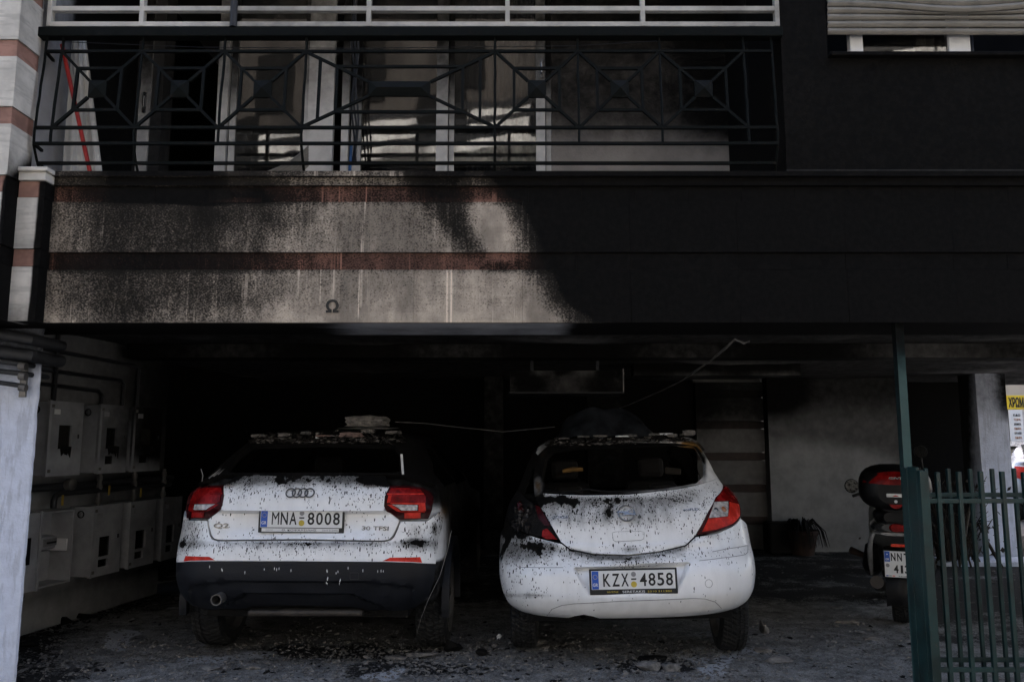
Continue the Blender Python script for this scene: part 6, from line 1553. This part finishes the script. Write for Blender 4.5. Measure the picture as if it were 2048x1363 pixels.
    for k in range(46):
        a = r.uniform(0, 6.28); h = r.uniform(.3, 1.05); b0 = g+np.array([r.normal(0, .12), r.normal(0, .12), 0]); d = np.array([math.cos(a), math.sin(a), 0])*r.uniform(.1, .5)
        m.tube([b0, b0+d*.4+np.array([0, 0, h*.5]), b0+d+np.array([0, 0, h])], [.012, .008, .003], 5)
    m.build('stems', M['bark'], t)
    m = MB()
    for k in range(500):
        a = r.uniform(0, 6.28); p = g+np.array([r.normal(0, .28), r.normal(0, .22), r.uniform(.1, 1.0)]); d = r.normal(size=3)*.022; e = r.normal(size=3)*.01; m.add([p, p+d+e, p+d*2, p+d-e], [(0, 1, 2, 3)])
    m.build('withered_leaves', M['bark'], t)
    o = MB().tube([gr(1893, 1125)+np.array([0, -.3, .02]), at(1945, 985, 8.9)], .012, 6).build('pale_stick', M['plaster'], smooth=True); tag(o, 'pale stick leaning in the burnt shrub behind the fence', 'stick')
    m = MB(); b0 = gr(2005, 1135)
    for k in range(7): d = r.normal(size=3)*np.array([.1, .05, .06]); m.tube([b0, at(1975-k*3, 1085-k*6, 9.4), at(1968+r.uniform(-6, 12), 1040+r.uniform(-10, 30), 9.4)+d], [.02, .012, .004], 5)
    o = m.build('fallen_branch', M['bark'], smooth=True); tag(o, 'dark forked branch fallen against the white corner pillar', 'branch')
    g = gr(1690, 1112); m = MB(); m.add(*chunk(g+np.array([0, -1.2, .18]), (.17, .12, .10), 55)); o = m.build('burnt_bundle', M['terracotta']); tag(o, 'dark brown burnt bundle on the floor left of the scooter', 'bundle')
    kind(B((5.0, 9.5, .0), (9, 9.95, .05)).build('kerb', M['pillar']), 'structure')
M['crust'] = plain('charred_crust', (.035, .031, .028), .95, var=.8, scale=22, bmp=1.0, spec=.1)
M['buckled'] = plain('buckled_sheet', (.045, .05, .06), .45, metal=.5, var=.5, bmp=.3)
M['redscrap'] = plain('reddish_plaster', (.20, .135, .115), .9, var=.4, scale=20, bmp=.6)
debris()

# ------------------------------------------------------------------ the side street beyond the corner pillar
def street():
    t = thing('paint_shop', 'beige corner building of a paint shop beyond the pillar', 'building', (11.5, 21, 0))
    m = B((8.6, 21, .01), (22, 30, 14)); m.build('wall', M['beige'], t)  # made taller out of view so that it shades the side road
    B((8.5, 20.9, 3.2), (22, 20.99, 3.5)).build('cornice', M['quoin'], t)
    a = at(2012, 905, 20.8); 
    for k in range(4):
        x = 11.5+k*2.6; f = B((x, 20.93, .5), (x+1.9, 20.985, 2.6)).build('window', M['frame'], t); B((x+.08, 20.915, .58), (x+1.82, 20.929, 2.52)).build('pane', M['glass'], f)
    p = at(2013, 795, 18.6); q = at(2013, 815, 18.6); x0 = p[0]
    s = thing('shop_sign', 'yellow signboard with black Greek lettering above the street', 'sign', (x0+.8, 18.6, p[2]))
    zb, zt = at(2013, 818, 18.6)[2], at(2013, 790, 18.6)[2]
    B((x0, 18.6, zb), (x0+.68, 18.75, zt)).build('board', M['blacksign'], s, bevel=.01)
    text('\u03a7\u03a1\u03a9\u039c\u0391\u03a4\u0391', 'lettering', M['ink'], s, (x0+.335, 18.595, (zb+zt)/2), (1, 0, 0), (0, 0, 1), .60, (zt-zb)*.72, .004, .03)
    MB().tube([(x0+.3, 18.68, 0), (x0+.3, 18.68, zb)], .05, 10).build('pole', M['steel'], s, smooth=True)
    v = thing('wall_sign', 'white upright sign with lines of small black and orange lettering', 'sign', tuple(at(2035, 850, 18.5)))
    a, b_ = at(2024, 881, 18.5), at(2044, 818, 18.5)
    B((a[0], 18.5, a[2]), (b_[0], 18.56, b_[2]-.01)).build('board', M['signwhite'], v, bevel=.005)
    h = (b_[2]-a[2])/7; cx = (a[0]+b_[0])/2+.01
    for k, (s_, mt) in enumerate((('ΣΙΔΗΡΑ', 'amber'), ('ΕΡΓΑΛΕΙΑ', 'ink'), ('ΣΙΔΗΡΑ', 'amber'), ('ΧΡΩΜΑΤΑ', 'ink'), ('ΤΩΡΑ', 'amber'), ('ΕΔΩ', 'ink'))):
        text(s_, 'lettering', M[mt], v, (cx, 18.497, a[2]+h*(k+.7)), (1, 0, 0), (0, 0, 1), .16, h*.5, .003, .02)
    MB().tube([(cx, 18.53, 0), (cx, 18.53, a[2])], .04, 8).build('pole', M['steel'], v, smooth=True)
    # silver car seen through the gap
    zs = [.30, .40, .55, .70, .85, .95, 1.05, 1.2, 1.35, 1.44]
    cs = CarSurf(9.95, 14.2, zs, [.12, .03, 0, .02, .05, .08, .16, .36, .58, .75], [.78, .84, .87, .88, .87, .85, .80, .70, .61, .54], [4.1, 4.2, 4.22, 4.2, 4.0, 3.0, 2.8, 2.6, 2.4, 2.2], .38, 2.7, rotz=R(-8))
    c = thing('silver_car', 'silver car with a red tail lamp parked in the street beyond the pillar', 'car', (9.95, 14.2, 0))
    cs.shell(c, M['silver'], [(.7, .31), (3.3, .31)], .36, (1.06, 1.40, .88), [(.8, 1.5, 1.0, 1.36), (1.56, 2.4, 1.0, 1.36)], (1.0, 1.40), soot=None)
    for sg in (-1, 1):
        cs.panel('tail_lamp', M['redbright'], c, [(sg*u, z) for u, z in ((.62, .98), (.95, 1.0), (1.0, .80), (.74, .76))], off=.012, rim=.02, step=.05)
    cs.panel('rear_window', M['glass'], c, [(-.66, 1.07), (.66, 1.07), (.52, 1.40), (-.52, 1.40)], off=-.005, rim=.004, step=.1)
    o, r_, u_ = cs.frame(0, .62, .012); plate(c, cs, o, r_, u_, 'NBK-2210', (), True)
    for x, y, sd in ((-.76, .7, -1), (.76, .7, 1), (-.76, 3.3, -1), (.76, 3.3, 1)):
        p = cs.world(np.array([x, y, .31])); wheel(c, p, .31, .19, sd, seg=40)
street()

# ------------------------------------------------------------------ the rest of our building and the one across the street
def surroundings():
    t = thing('apartment_building', 'upper storeys of the burnt apartment building above the balcony', 'building', (2, 8, 5.6))
    B((-4.2, FY-.02, 5.52), (8, 14, 5.70)).build('floor_slab', M['burntwall'], t)
    B((-4.2, 5.9, 5.701), (8, 14, 17)).build('wall', M['beige'], t)
    for k in range(4): B((-3.2, FY, 8.4+2.8*k), (5, 5.899, 8.58+2.8*k)).build('balcony', M['pillar'], t)
    o = thing('opposite_building', 'sunlit apartment building across the street with slatted balconies', 'building', (0, -9, 0))
    M['sunwall'] = plain('cream_facade', (.66, .655, .635), .85, var=.08, scale=1)
    B((-26, -18, 0), (16, -9.6, 10.9)).build('wall', M['sunwall'], o); M['darktop'] = plain('reflection_dark_top', (.055, .048, .042), .8); B((-26, -18, 10.901), (16, -9.7, 15)).build('added_dark_top', M['darktop'], o)  # dark unseen top storey added to darken reflections in the balcony glass
    for j in range(14): B((-24+j*3.1, -9.699, 11.6), (-22.7+j*3.1, -9.66, 13.6)).build('added_dark_window', M['dark'], o); o.rotation_euler[2] = R(15)  # dark windows added to break up that reflection
    for k in range(3):
        z = 3.4+2.9*k; B((-22, -9.599, z), (15, -8.2, z+.2)).build('balcony', M['sunwall'], o)
        for j in range(3): B((-22, -8.24, z+.32+.40*j), (15, -8.20, z+.48+.40*j)).build('balcony_rail', M['ink'], o)
        for j in range(12):
            x = -20+j*3.4; w = B((x, -9.62+.03, z+.2), (x+1.5, -9.55, z+2.3)).build('window', M['dark'], o)
            B((x+2.0, -8.21, z+.2), (x+2.05, -8.15, z+1.3)).build('balcony_post', M['ink'], o)
surroundings()
